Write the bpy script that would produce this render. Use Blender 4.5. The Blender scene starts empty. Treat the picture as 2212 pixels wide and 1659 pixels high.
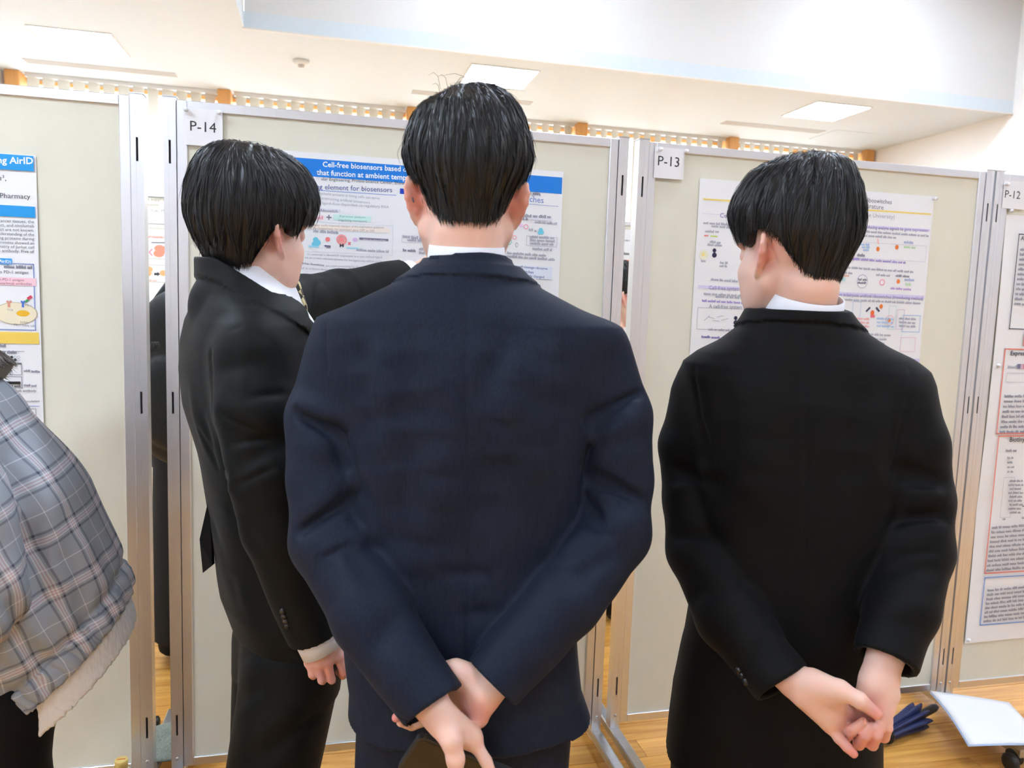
import bpy, bmesh, math, random
import numpy as np
from mathutils import Vector, Matrix

random.seed(7); np.random.seed(7)
SC = bpy.context.scene
COL = SC.collection
# ------------------------------------------------------------------ camera
IW, IH = 2212.0, 1659.0
CF, PITCH, ROLL, YAW, CAMH = 1648.76, -0.105414, 0.0345198, 0.2378738, 1.327601
fwd = Vector((math.sin(YAW)*math.cos(PITCH), math.cos(YAW)*math.cos(PITCH), math.sin(PITCH)))
rt = Vector((math.cos(YAW), -math.sin(YAW), 0.0)); up = rt.cross(fwd)
CR = rt*math.cos(ROLL) + up*math.sin(ROLL)
CU = -rt*math.sin(ROLL) + up*math.cos(ROLL)
CAMP = Vector((0, 0, CAMH))
cd = bpy.data.cameras.new('camera'); cam = bpy.data.objects.new('camera', cd); COL.objects.link(cam)
cd.sensor_width = 36.0; cd.lens = CF/IW*36.0; cd.clip_start = 0.05; cd.clip_end = 200
cam.matrix_world = Matrix(((CR.x, CU.x, -fwd.x, CAMP.x), (CR.y, CU.y, -fwd.y, CAMP.y), (CR.z, CU.z, -fwd.z, CAMP.z), (0, 0, 0, 1)))
cd.dof.use_dof = True; cd.dof.focus_distance = 1.55; cd.dof.aperture_fstop = 6.3
SC.camera = cam
# ------------------------------------------------------------------ world, exposure
w = bpy.data.worlds.new('world'); SC.world = w; w.use_nodes = True
w.node_tree.nodes['Background'].inputs[0].default_value = (0.90, 0.96, 1.0, 1)
w.node_tree.nodes['Background'].inputs[1].default_value = 4.5
SC.view_settings.view_transform = 'Standard'; SC.view_settings.look = 'None'
SC.view_settings.gamma = 1.0; SC.view_settings.use_curve_mapping = False
SC.view_settings.exposure = 0.76
LAMP_STRENGTH = 34.0

def ray(px, py):
    return fwd + CR*((px-IW/2)/CF) - CU*((py-IH/2)/CF)
def on_y(px, py, Y):
    d = ray(px, py); t = Y/d.y; return CAMP + d*t
def on_z(px, py, Z):
    d = ray(px, py); t = (Z-CAMH)/d.z; return CAMP + d*t

# ------------------------------------------------------------------ materials
MATS = {}
def mat(name, col, rough=0.6, metal=0.0, spec=0.5, emit=None, es=0.0, noise=None, bump=None, sss=0.0, alpha=None, aniso=0.0, coat=0.0, sheen=0.0):
    if name in MATS: return MATS[name]
    m = bpy.data.materials.new(name); m.use_nodes = True; nt = m.node_tree
    b = nt.nodes['Principled BSDF']
    b.inputs['Base Color'].default_value = (*col, 1); b.inputs['Roughness'].default_value = rough
    b.inputs['Metallic'].default_value = metal; b.inputs['Specular IOR Level'].default_value = spec
    b.inputs['Anisotropic'].default_value = aniso; b.inputs['Coat Weight'].default_value = coat
    b.inputs['Sheen Weight'].default_value = sheen
    if emit: b.inputs['Emission Color'].default_value = (*emit, 1); b.inputs['Emission Strength'].default_value = es
    if sss:
        b.inputs['Subsurface Weight'].default_value = sss; b.inputs['Subsurface Radius'].default_value = (1.0, 0.35, 0.2); b.inputs['Subsurface Scale'].default_value = 0.006
    tc = nt.nodes.new('ShaderNodeTexCoord')
    if noise:                                   # (scale, amount, (sx,sy,sz))
        mp = nt.nodes.new('ShaderNodeMapping'); mp.inputs['Scale'].default_value = noise[2]
        n = nt.nodes.new('ShaderNodeTexNoise'); n.inputs['Scale'].default_value = noise[0]; n.inputs['Detail'].default_value = 4
        mx = nt.nodes.new('ShaderNodeMix'); mx.data_type = 'RGBA'; mx.blend_type = 'MIX'
        mx.inputs[6].default_value = (*[c*(1-noise[1]) for c in col], 1); mx.inputs[7].default_value = (*[min(1, c*(1+noise[1])) for c in col], 1)
        nt.links.new(tc.outputs['Object'], mp.inputs[0]); nt.links.new(mp.outputs[0], n.inputs['Vector'])
        nt.links.new(n.outputs['Fac'], mx.inputs[0]); nt.links.new(mx.outputs[2], b.inputs['Base Color'])
    if bump:                                    # (scale, strength, distance, (sx,sy,sz))
        mp = nt.nodes.new('ShaderNodeMapping'); mp.inputs['Scale'].default_value = bump[3]
        n = nt.nodes.new('ShaderNodeTexNoise'); n.inputs['Scale'].default_value = bump[0]; n.inputs['Detail'].default_value = 3
        bp = nt.nodes.new('ShaderNodeBump'); bp.inputs['Strength'].default_value = bump[1]; bp.inputs['Distance'].default_value = bump[2]
        nt.links.new(tc.outputs['Object'], mp.inputs[0]); nt.links.new(mp.outputs[0], n.inputs['Vector'])
        nt.links.new(n.outputs['Fac'], bp.inputs['Height']); nt.links.new(bp.outputs[0], b.inputs['Normal'])
    MATS[name] = m; return m
U1 = (1, 1, 1)
M_ceil = mat('ceiling_board', (0.60, 0.66, 0.70), 0.9, noise=(26, 0.035, U1), bump=(120, 0.25, 0.004, U1))
M_white = mat('white_paint', (0.66, 0.655, 0.64), 0.7, noise=(6, 0.01, U1))
M_wall = mat('cream_wall', (0.84, 0.83, 0.81), 0.8, noise=(9, 0.02, U1), bump=(200, 0.15, 0.002, U1))
M_alu = mat('anodised_aluminium', (0.76, 0.77, 0.81), 0.36, metal=1.0, bump=(30, 0.03, 0.001, (40, 40, 0.3)))
M_steel = mat('brushed_steel', (0.55, 0.56, 0.57), 0.35, metal=1.0, noise=(8, 0.12, (1, 8, 1)))
M_cloth = mat('beige_board_cloth', (0.755, 0.735, 0.615), 0.95, noise=(14, 0.05, (1, 1, 0.6)), bump=(700, 0.25, 0.001, U1), sheen=0.2)
M_slot = mat('dark_slot', (0.03, 0.03, 0.035), 0.8, noise=(30, 0.1, U1))
M_black = mat('black_plastic', (0.012, 0.012, 0.013), 0.45, noise=(20, 0.2, U1))
M_paper = mat('white_paper', (0.84, 0.84, 0.86), 0.55, noise=(3, 0.01, U1))
M_gloss = mat('glossy_poster_paper', (0.85, 0.86, 0.88), 0.32, noise=(2, 0.01, U1))
M_orangewood = mat('orange_wood', (0.62, 0.30, 0.09), 0.5, noise=(7, 0.18, (6, 6, 0.6)))
M_slat = mat('blind_fabric', (0.60, 0.58, 0.51), 0.85, noise=(20, 0.03, U1))
M_pin = mat('clear_pin', (0.85, 0.85, 0.88), 0.15, noise=(20, 0.02, U1))
def ink(col):
    key = 'ink_%d_%d_%d' % tuple(int(c*255) for c in col)
    return mat(key, col, 0.55, noise=(40, 0.04, U1))
def srgb(r, g, b):
    f = lambda c: ((c/255+0.055)/1.055)**2.4 if c > 10 else c/255/12.92
    return (f(r), f(g), f(b))
# lamp diffuser
M_lamp = mat('lamp_diffuser', (0.9, 0.9, 0.9), 0.6, emit=(0.80, 0.95, 1.16), es=LAMP_STRENGTH, noise=(5, 0.01, U1))

def wood_mat(name, c0, c1, grain=(0.9, 14, 8)):
    m = bpy.data.materials.new(name); m.use_nodes = True; nt = m.node_tree; b = nt.nodes['Principled BSDF']
    tc = nt.nodes.new('ShaderNodeTexCoord'); oi = nt.nodes.new('ShaderNodeObjectInfo')
    add = nt.nodes.new('ShaderNodeVectorMath'); add.operation = 'ADD'
    sc = nt.nodes.new('ShaderNodeVectorMath'); sc.operation = 'SCALE'; sc.inputs[3].default_value = 1.0
    cmb = nt.nodes.new('ShaderNodeCombineXYZ'); mu = nt.nodes.new('ShaderNodeMath'); mu.operation = 'MULTIPLY'; mu.inputs[1].default_value = 37.0
    nt.links.new(oi.outputs['Random'], mu.inputs[0]); nt.links.new(mu.outputs[0], cmb.inputs[0]); nt.links.new(mu.outputs[0], cmb.inputs[1])
    nt.links.new(tc.outputs['Object'], add.inputs[0]); nt.links.new(cmb.outputs[0], add.inputs[1])
    mp = nt.nodes.new('ShaderNodeMapping'); mp.inputs['Scale'].default_value = grain; nt.links.new(add.outputs[0], mp.inputs[0])
    wv = nt.nodes.new('ShaderNodeTexNoise'); wv.inputs['Scale'].default_value = 2.2; wv.inputs['Detail'].default_value = 5; wv.inputs['Distortion'].default_value = 1.2
    nt.links.new(mp.outputs[0], wv.inputs['Vector'])
    cr = nt.nodes.new('ShaderNodeValToRGB'); cr.color_ramp.elements[0].position = 0.32; cr.color_ramp.elements[1].position = 0.68
    cr.color_ramp.elements[0].color = (*c0, 1); cr.color_ramp.elements[1].color = (*c1, 1)
    nt.links.new(wv.outputs['Fac'], cr.inputs[0])
    hs = nt.nodes.new('ShaderNodeHueSaturation'); nt.links.new(cr.outputs[0], hs.inputs['Color'])
    m2 = nt.nodes.new('ShaderNodeMapRange'); m2.inputs['To Min'].default_value = 0.86; m2.inputs['To Max'].default_value = 1.12
    nt.links.new(oi.outputs['Random'], m2.inputs[0]); nt.links.new(m2.outputs[0], hs.inputs['Value'])
    nt.links.new(hs.outputs[0], b.inputs['Base Color']); b.inputs['Roughness'].default_value = 0.28; b.inputs['Specular IOR Level'].default_value = 0.5
    return m
M_floor = wood_mat('floor_wood', srgb(192, 131, 54), srgb(222, 168, 88))

# ------------------------------------------------------------------ mesh helpers
def new_obj(name, me, m=None, parent=None, smooth=False):
    o = bpy.data.objects.new(name, me); COL.objects.link(o)
    if m is not None and not me.materials: me.materials.append(m)
    if parent is not None: o.parent = parent
    if smooth: me.polygons.foreach_set('use_smooth', [True]*len(me.polygons))
    return o
def add_box(bm, x0, y0, z0, x1, y1, z1):
    vs = [bm.verts.new(c) for c in ((x0,y0,z0),(x1,y0,z0),(x1,y1,z0),(x0,y1,z0),(x0,y0,z1),(x1,y0,z1),(x1,y1,z1),(x0,y1,z1))]
    for f in ((3,2,1,0),(4,5,6,7),(0,1,5,4),(1,2,6,5),(2,3,7,6),(3,0,4,7)): bm.faces.new([vs[i] for i in f])
def fin(name, bm, m, parent=None, bev=0.0, smooth=False):
    if bev: bmesh.ops.bevel(bm, geom=list(bm.edges), offset=bev, segments=1, affect='EDGES')
    me = bpy.data.meshes.new(name); bm.to_mesh(me); bm.free()
    return new_obj(name, me, m, parent, smooth)
def box(name, a, b, m, parent=None, bev=0.0):
    bm = bmesh.new(); add_box(bm, min(a[0],b[0]), min(a[1],b[1]), min(a[2],b[2]), max(a[0],b[0]), max(a[1],b[1]), max(a[2],b[2]))
    return fin(name, bm, m, parent, bev)
def tube(name, pts, rad, m, parent=None, seg=10, caps=True):
    """round tube along pts; rad scalar or list"""
    pts = [Vector(p) for p in pts]; n = len(pts)
    if not hasattr(rad, '__len__'): rad = [rad]*n
    V, F = [], []; ref = None
    for i, p in enumerate(pts):
        t = (pts[min(i+1, n-1)]-pts[max(i-1, 0)]).normalized()
        if ref is None: ref = t.orthogonal().normalized()
        ref = (ref - t*ref.dot(t)).normalized(); bi = t.cross(ref)
        for k in range(seg):
            a = 2*math.pi*k/seg; V.append(p + (ref*math.cos(a)+bi*math.sin(a))*rad[i])
    for i in range(n-1):
        for k in range(seg):
            F.append((i*seg+k, i*seg+(k+1)%seg, (i+1)*seg+(k+1)%seg, (i+1)*seg+k))
    if caps: F.append(tuple(range(seg))[::-1]); F.append(tuple((n-1)*seg+k for k in range(seg)))
    me = bpy.data.meshes.new(name); me.from_pydata([tuple(v) for v in V], [], F); me.update()
    return new_obj(name, me, m, parent, True)
def empty(name, loc=(0,0,0), rz=0.0):
    o = bpy.data.objects.new(name, None); COL.objects.link(o); o.location = loc; o.rotation_euler = (0, 0, rz); o.empty_display_size = 0.1
    return o
def tag(o, label, cat, group=None):
    o['label'] = label; o['category'] = cat
    if group: o['group'] = group
    return o
def struct(o, label=None):
    o['kind'] = 'structure'
    if label: o['label'] = label
    return o

# ------------------------------------------------------------------ room shell
XL, XR, YB, YR, HC = -2.42, 5.24, 6.95, -3.6, 2.95
fl = struct(box('floor', (XL, YR, -0.1), (XR, YB, -0.012), M_floor), 'glossy golden wooden strip floor')
PW = 0.09
rows = [1.26 + PW*i for i in range(26)]
pm = {}
for ri, y in enumerate(rows):
    x = XL - random.random()*1.2
    while x < XR:
        L = random.choice((1.2, 1.5, 1.8))
        a, b = max(x, XL+0.002), min(x+L, XR-0.002)
        if b-a > 0.05 and b > -1.3:
            bm = bmesh.new(); add_box(bm, a+0.0006, y+0.0006, -0.0119, b-0.0006, y+PW-0.0006, 0.0)
            fin('plank', bm, M_floor, fl, 0.0008)
        x += L
struct(box('floor_near', (XL, YR, -0.0119), (XR, rows[0]-0.0006, 0.0), M_floor), 'wooden floor near the viewer')
struct(box('floor_far', (XL, rows[-1]+PW+0.0006, -0.0119), (XR, YB, 0.0), M_floor), 'wooden floor towards the windows')
struct(box('wall_left', (XL-0.1, YR, -0.1), (XL, YB, 4.1), M_wall), 'cream painted wall')
struct(box('wall_right', (XR, YR, -0.1), (XR+0.1, YB, 4.1), M_wall), 'cream painted wall')
struct(box('wall_back', (XL, YR-0.1, -0.1), (XR, YR, 4.1), M_wall), 'cream wall behind the viewer')
# ceiling: low part, and a raised coffer towards the viewer
CX0, CY1 = -0.52, 5.15
struct(box('ceiling', (XL, CY1, HC), (XR, YB, HC+0.1), M_ceil), 'speckled cream ceiling over the windows')
struct(box('ceiling_side', (XL, YR, HC), (CX0, CY1, HC+0.1), M_ceil), 'speckled cream ceiling beside the raised coffer')
struct(box('ceiling_coffer', (CX0-0.01, YR, 4.0), (XR, CY1+0.01, 4.1), M_white), 'raised white ceiling coffer')
cb = bmesh.new(); add_box(cb, CX0, CY1+0.001, HC+0.004, XR, CY1+0.03, 4.0)
struct(fin('trim_1', cb, M_white), 'white fascia of the raised ceiling')
struct(box('trim_2', (CX0-0.03, YR, HC+0.004), (CX0-0.001, CY1, 4.0), M_white), 'white side fascia of the raised ceiling')
struct(box('trim_3', (CX0-0.012, CY1-0.012, HC-0.006), (XR, CY1+0.012, HC+0.006), M_white), 'white edge bead of the raised ceiling')

# window wall: posts, head, sill and panes
yw = 6.85
mull = [-2.34, -0.83, 0.68, 2.19, 3.69, 5.17]
struct(box('wall_front', (XL, yw, -0.1), (XR, yw+0.1, 0.85), M_wall), 'low wall under the windows')
M_glass = bpy.data.materials.new('window_glass'); M_glass.use_nodes = True
nt = M_glass.node_tree; nt.nodes.clear()
o_ = nt.nodes.new('ShaderNodeOutputMaterial'); t_ = nt.nodes.new('ShaderNodeBsdfTransparent'); g_ = nt.nodes.new('ShaderNodeBsdfGlossy'); x_ = nt.nodes.new('ShaderNodeMixShader')
g_.inputs['Roughness'].default_value = 0.02; x_.inputs[0].default_value = 0.06
nt.links.new(t_.outputs[0], x_.inputs[1]); nt.links.new(g_.outputs[0], x_.inputs[2]); nt.links.new(x_.outputs[0], o_.inputs[0])
for i, x in enumerate(mull):
    struct(box('trim_%d' % (i+4), (x-0.05, yw-0.16, 0.85), (x+0.05, yw+0.08, HC), M_orangewood, bev=0.004), 'orange wooden window post')
for i in range(5):
    a, b = mull[i]+0.05, mull[i+1]-0.05
    wn = struct(empty('window_%d' % (i+1), ((a+b)/2, yw, 0.85)), 'tall window with orange wooden frame')
    loc = lambda p: (p[0]-(a+b)/2, p[1]-yw, p[2]-0.85)
    box('head_rail', loc((a, yw, 2.893)), loc((b, yw+0.06, 2.922)), M_orangewood, wn)
    box('head_panel', loc((a, yw+0.03, 2.922)), loc((b, yw+0.06, HC)), M_white, wn)
    box('frame_rail', loc((a, yw, 0.85)), loc((b, yw+0.06, 0.90)), M_orangewood, wn)
    box('frame_rail', loc(((a+b)/2-0.02, yw+0.01, 0.90)), loc(((a+b)/2+0.02, yw+0.05, 2.893)), M_orangewood, wn)
    for s in (0, 1):
        xa = a if s == 0 else (a+b)/2+0.02; xb = (a+b)/2-0.02 if s == 0 else b
        box('pane', loc((xa, yw+0.028, 0.90)), loc((xb, yw+0.032, 2.893)), M_glass, wn)
for (y_, h_, s_) in ((YB-0.03, 2.0, -1),):
    ld = bpy.data.lights.new('window_portal', 'AREA'); ld.shape = 'RECTANGLE'; ld.size = XR-XL; ld.size_y = h_; ld.cycles.is_portal = True
    lo_ = bpy.data.objects.new('window_portal', ld); COL.objects.link(lo_); lo_.location = ((XL+XR)/2, y_, 1.8); lo_.rotation_euler = (math.pi/2*s_, 0, 0)
names = ['vertical blind in the window nearest the left wall', 'vertical blind above the board marked P-14', 'vertical blind behind the head of the man in navy', 'vertical blind above the board marked P-13', 'vertical blind in the window nearest the right wall']
rs = random.Random(3)
slm = None
for i in range(5):
    a, b = mull[i]+0.07, mull[i+1]-0.06
    vb = tag(empty('vertical_blind', ((a+b)/2, yw-0.09, HC)), 'cream '+names[i], 'blind', 'window blinds')
    box('head_rail', (-(b-a)/2, -0.015, -0.03), ((b-a)/2, 0.015, -0.001), M_white, vb)
    n = 13; sp = (b-a)/n
    if slm is None:
        bm = bmesh.new(); add_box(bm, -0.041, -0.0006, -1.95, 0.041, 0.0006, -0.03)
        slm = bpy.data.meshes.new('slat'); bm.to_mesh(slm); bm.free(); slm.materials.append(M_slat)
    for k in range(n):
        s = new_obj('slat', slm, None, vb); s.location = (-(b-a)/2+sp*(k+0.5), 0, 0)
        s.rotation_euler = (0, 0, math.radians(24 + rs.uniform(-5, 5)))

# ceiling lights
def ceil_light(x, y, z, label):
    t = tag(empty('ceiling_light', (x, y, z)), label, 'light', 'square ceiling lights')
    s = 0.235; bm = bmesh.new()
    for a in ((-s-0.012, -s-0.012, s+0.012, -s), (-s-0.012, s, s+0.012, s+0.012), (-s-0.012, -s, -s, s), (s, -s, s+0.012, s)):
        add_box(bm, a[0], a[1], -0.006, a[2], a[3], 0.002)
    fin('frame', bm, M_white, t)
    box('diffuser', (-s, -s, -0.003), (s, s, 0.001), M_lamp, t)
for x, y, l in ((-1.61, 5.79, 'square recessed ceiling light, leftmost of the three'), (1.18, 5.60, 'square recessed ceiling light above the head of the man in navy'), (3.88, 5.60, 'square recessed ceiling light, rightmost of the three')):
    ceil_light(x, y, HC, l)
for y, w_ in ((4.1, 'nearest the windows'), (1.7, 'over the viewer'), (-0.7, 'behind the viewer')):
    ceil_light(-1.61, y-0.9, HC, 'square recessed ceiling light beside the raised coffer, '+w_)
    for x, s_ in ((1.18, 'left'), (3.88, 'right')): ceil_light(x, y, 4.0, s_+' unseen square recessed light in the raised coffer, '+w_)  # coffer lamps are out of view, rows shifted to brighten the fascia
# linear diffusers and sensor
M_grille = mat('grey_grille', (0.52, 0.50, 0.47), 0.6, noise=(20, 0.1, U1))
for (x0, x1, y, l) in ((-2.15, -1.13, 6.40, 'left'), (0.62, 1.59, 6.22, 'middle'), (3.31, 4.29, 6.22, 'right')):
    t = tag(empty('air_vent', ((x0+x1)/2, y, HC)), {'left': 'long grey slot vent in the ceiling nearest the left wall', 'middle': 'long grey slot vent in the ceiling behind the navy man', 'right': 'long grey slot vent in the ceiling nearest the right wall'}[l], 'vent', 'ceiling slot vents')
    h = (x1-x0)/2
    box('frame', (-h, -0.055, -0.004), (h, -0.045, 0.001), M_grille, t); box('frame', (-h, 0.045, -0.004), (h, 0.055, 0.001), M_grille, t)
    for k in range(3): box('slat', (-h, -0.036+k*0.03, -0.003), (h, -0.021+k*0.03, 0.001), M_grille, t)
sm = tag(empty('smoke_detector', (-0.2, 5.7, HC)), 'small round white smoke detector on the ceiling', 'detector')
tube('base', [(0,0,0.002),(0,0,-0.015),(0,0,-0.03)], [0.055, 0.055, 0.045], M_white, sm, 24)
tube('sensor', [(0,0,-0.028),(0,0,-0.05)], [0.025, 0.02], M_grille, sm, 16)
box('access_panel', (4.35, 6.1, HC-0.003), (4.8, 6.5, HC+0.001), M_ceil).__setitem__('kind', 'structure')

# ------------------------------------------------------------------ display boards
YP = 2.048
Z0, Z1 = 0.075, 1.79
FR = 0.024
def display_board(xa, label, y=YP, feet=True):
    """xa: left outer edge of the left post; whole board is 1.2 m wide"""
    t = tag(empty('display_board', (xa+0.6, y, 0)), label, 'display board', 'poster boards')
    w = 0.6; pw = 0.029
    fx = w-pw-0.001
    box('panel', (-fx+FR, 0.006, Z0+FR), (fx-FR, 0.024, Z1-FR), M_cloth, t)
    for s in (-1, 1):
        box('frame_rail', (s*fx, 0.0, Z0), (s*(fx-FR), 0.03, Z1), M_alu, t, 0.0015)
        zz = (Z0, Z0+FR) if s < 0 else (Z1-FR, Z1)
        box('frame_rail', (-fx+FR, 0.0, zz[0]), (fx-FR, 0.03, zz[1]), M_alu, t, 0.0015)
        bm = bmesh.new(); x0, x1 = (-w, -w+pw) if s < 0 else (w-pw, w)
        zs = [0.03, 0.165, 0.222, 1.022, 1.077, 1.637, 1.693, Z1+0.004]; xm = (x0+x1)/2
        # post as two rails with real slots between them
        add_box(bm, x0, -0.002, 0.03, xm-0.0025, 0.034, Z1+0.004); add_box(bm, xm+0.0025, -0.002, 0.03, x1, 0.034, Z1+0.004)
        for k in range(0, 8, 2):
            add_box(bm, xm-0.0025, -0.0015, zs[k], xm+0.0025, 0.0335, zs[k+1])
        po = fin('post', bm, M_alu, t)
        box('post_cap', (x0-0.002, -0.004, Z1+0.004), (x1+0.002, 0.036, Z1+0.007), M_steel, po)
        for k in (1, 3, 5): box('slot', (xm-0.0024, 0.012, zs[k]), (xm+0.0024, 0.022, zs[k+1]), M_slot, po)
        tube('screw', [(xm, -0.003, 0.10), (xm, -0.001, 0.10)], 0.005, M_steel, po, 10)
        ft = box('foot', (x0-0.001, -0.33, 0.034), (x1+0.001, 0.34, 0.060), M_steel, t, 0.003)
        for e in (-0.315, 0.325):
            for q in (-1, 1):
                tube('caster', [(xm-s*0.026+q*0.020-0.011, e+q*0.012, 0.026), (xm-s*0.026+q*0.020-0.007, e+q*0.012, 0.026), (xm-s*0.026+q*0.020+0.007, e+q*0.012, 0.026), (xm-s*0.026+q*0.020+0.011, e+q*0.012, 0.026)], [0.020, 0.026, 0.026, 0.020], M_black, ft, 16)
    return t
bx = [-0.437-1.2, -0.393, 0.838, 2.046]
display_board(bx[0], 'beige cloth poster board at the far left, carrying the AirID poster')
display_board(bx[1], 'beige cloth poster board marked P-14')
display_board(bx[2], 'beige cloth poster board marked P-13')
display_board(bx[3], 'beige cloth poster board marked P-12')
# second row, behind, seen through the gaps
display_board(-1.42, 'poster board of the second row seen through the left gap', 3.95)
display_board(-0.18, 'poster board of the second row hidden behind P-14', 3.95)
display_board(1.06, 'poster board of the second row seen through the right gap', 3.95)
# ------------------------------------------------------------------ posters
PY = YP + 0.0035          # poster sheets hang just in front of the cloth panel
class Poster:
    def __init__(s, name, label, cat, x0, z0, x1, z1, m, y=PY, group='posters', curl=0.0):
        s.x0, s.z1, s.y = x0, z1, y
        s.o = tag(empty(name, (x0, y, z1)), label, cat, group)
        W_, H_ = x1-x0, z1-z0; n = 12
        V, F = [], []
        for j in range(n+1):
            for i in range(5):
                u, v = W_*i/4, -H_*j/n
                b = curl*math.sin(math.pi*j/n*1.5)*0.5*(1 if i in (0, 4) else 0.3)
                V.append((u, -abs(b), v))
        for j in range(n):
            for i in range(4): F.append((j*5+i, (j+1)*5+i, (j+1)*5+i+1, j*5+i+1))
        k = len(V); V += [(a, b+0.0006, c) for a, b, c in V]; F += [tuple(k+q for q in f)[::-1] for f in F]
        edge = list(range(0, 5)) + [5*j+4 for j in range(1, n+1)] + [5*n+i for i in (3, 2, 1, 0)] + [5*j for j in range(n-1, 0, -1)]
        for a, b in zip(edge, edge[1:]+edge[:1]): F.append((a, b, b+k, a+k))
        me = bpy.data.meshes.new('sheet'); me.from_pydata(V, [], F); me.update()
        s.sheet = new_obj('sheet', me, m, s.o); s.lay = 0; s.curl = curl
    def P(s, px, py):
        q = on_y(px, py, s.y); return (q.x-s.x0, q.z-s.z1)
    def dy(s): s.lay += 1; return -0.0004-0.000012*s.lay-s.curl*0.56
    def poly(s, pts, col, name='printed_shape', px=True):
        if px: pts = [s.P(*p) for p in pts]
        d = s.dy(); me = bpy.data.meshes.new(name); me.from_pydata([(a, d, b) for a, b in pts], [], [tuple(range(len(pts)))]); me.update()
        return new_obj(name, me, ink(col), s.o)
    def rect(s, a, b, col, name='printed_band'):
        (x0, z0), (x1, z1) = s.P(*a), s.P(*b)
        return s.poly([(x0, z1), (x1, z1), (x1, z0), (x0, z0)], col, name, False)
    def band(s, u0, u1, pt, pb, col):
        z0, z1 = s.P(*pt)[1], s.P(*pb)[1]; return s.poly([(u0, z1), (u1, z1), (u1, z0), (u0, z0)], col, 'printed_band', False)
    def line(s, a, b, wd, col, name='printed_line'):
        (x0, z0), (x1, z1) = s.P(*a), s.P(*b); dx, dz = x1-x0, z1-z0; L = math.hypot(dx, dz) or 1; nx, nz = -dz/L*wd/2, dx/L*wd/2
        return s.poly([(x0+nx, z0+nz), (x0-nx, z0-nz), (x1-nx, z1-nz), (x1+nx, z1+nz)], col, name, False)
    def frame(s, a, b, wd, col, xr=None):
        (x0, z0), (x1, z1) = s.P(*a), s.P(*b); x1 = x1 if xr is None else xr; d = s.dy(); bm = bmesh.new()
        for q in ((x0, z0, x1, z0-wd), (x0, z1+wd, x1, z1), (x0, z0, x0+wd, z1), (x1-wd, z0, x1, z1)):
            bm.faces.new([bm.verts.new((q[0], d, q[1])), bm.verts.new((q[0], d, q[3])), bm.verts.new((q[2], d, q[3])), bm.verts.new((q[2], d, q[1]))])
        return fin('printed_frame', bm, ink(col), s.o)
    def disc(s, c, r, col, n=18, rx=1.0, ring=0.0):
        x, z = s.P(*c); d = s.dy(); pts = [(x+r*rx*math.cos(2*math.pi*k/n), z+r*math.sin(2*math.pi*k/n)) for k in range(n)]
        if not ring: return s.poly(pts, col, 'printed_disc', False)
        bm = bmesh.new(); q = 1-ring
        o_ = [bm.verts.new((a, d, b)) for a, b in pts]; i_ = [bm.verts.new((x+(a-x)*q, d, z+(b-z)*q)) for a, b in pts]
        for k in range(n): bm.faces.new((o_[k], o_[(k+1)%n], i_[(k+1)%n], i_[k]))
        return fin('printed_ring', bm, ink(col), s.o)
    def text(s, string, a, b, col, bold=0.0, spacing=1.0, px=True):
        """string set with its baseline from pixel a to pixel b"""
        (x0, z0), (x1, z1) = (s.P(*a), s.P(*b)) if px else (a, b)
        cu = bpy.data.curves.new('text', 'FONT'); cu.body = string; cu.resolution_u = 2; cu.offset = bold; cu.space_character = spacing
        ob = bpy.data.objects.new('text', cu); COL.objects.link(ob)
        dg = bpy.context.evaluated_depsgraph_get(); me = bpy.data.meshes.new_from_object(ob.evaluated_get(dg))
        bpy.data.objects.remove(ob); bpy.data.curves.remove(cu)
        n = len(me.vertices)
        if not n: return None
        co = np.empty(n*3); me.vertices.foreach_get('co', co); co = co.reshape(-1, 3)
        k = (x1-x0)/(co[:, 0].max()-co[:, 0].min()); d = s.dy()
        X = (co[:, 0]-co[:, 0].min())*k; Z = co[:, 1]*k
        sl = (z1-z0)/(x1-x0)
        out = np.stack([X+x0, np.full(n, d), Z+z0+X*sl], 1)
        me.vertices.foreach_set('co', out.astype(np.float32).ravel()); me.update(); me.materials.clear(); me.name = 'printed_text'
        return new_obj('printed_text', me, ink(col), s.o)
    def words(s, a, b, hpx, col, seed=1):
        """a line of print too fine to read: a row of word-sized marks"""
        r = random.Random(seed); (x0, z0), (x1, z1) = s.P(*a), s.P(*b); d = s.dy(); h = hpx/745.0; bm = bmesh.new(); x = x0; L = x1-x0
        while x < x1-h:
            wl = min(r.uniform(1.6, 5.5)*h, x1-x); z = z0+(z1-z0)*(x-x0)/L; xe = x
            while xe < x+wl:                      # letter-sized ticks
                lw = h*r.uniform(0.35, 0.5); hh = h*(1.4 if r.random() < 0.25 else 1.0)
                bm.faces.new([bm.verts.new(q) for q in ((xe, d, z), (xe+lw, d, z), (xe+lw, d, z+hh), (xe, d, z+hh))]); xe += lw+h*0.16
            x = xe+h*0.55
        return fin('printed_text', bm, ink(col), s.o)
    def pin(s, px, py):
        x, z = s.P(px, py); return tube('pin', [(x, -0.001, z), (x, -0.006, z), (x, -0.008, z), (x, -0.014, z)], [0.004, 0.0035, 0.006, 0.0055], M_pin, s.o, 10)

BLK, GRY, LGR = srgb(40, 42, 52), srgb(120, 122, 140), srgb(165, 167, 182)
BLU, NAVY = srgb(0, 125, 222), srgb(40, 70, 150)
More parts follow.
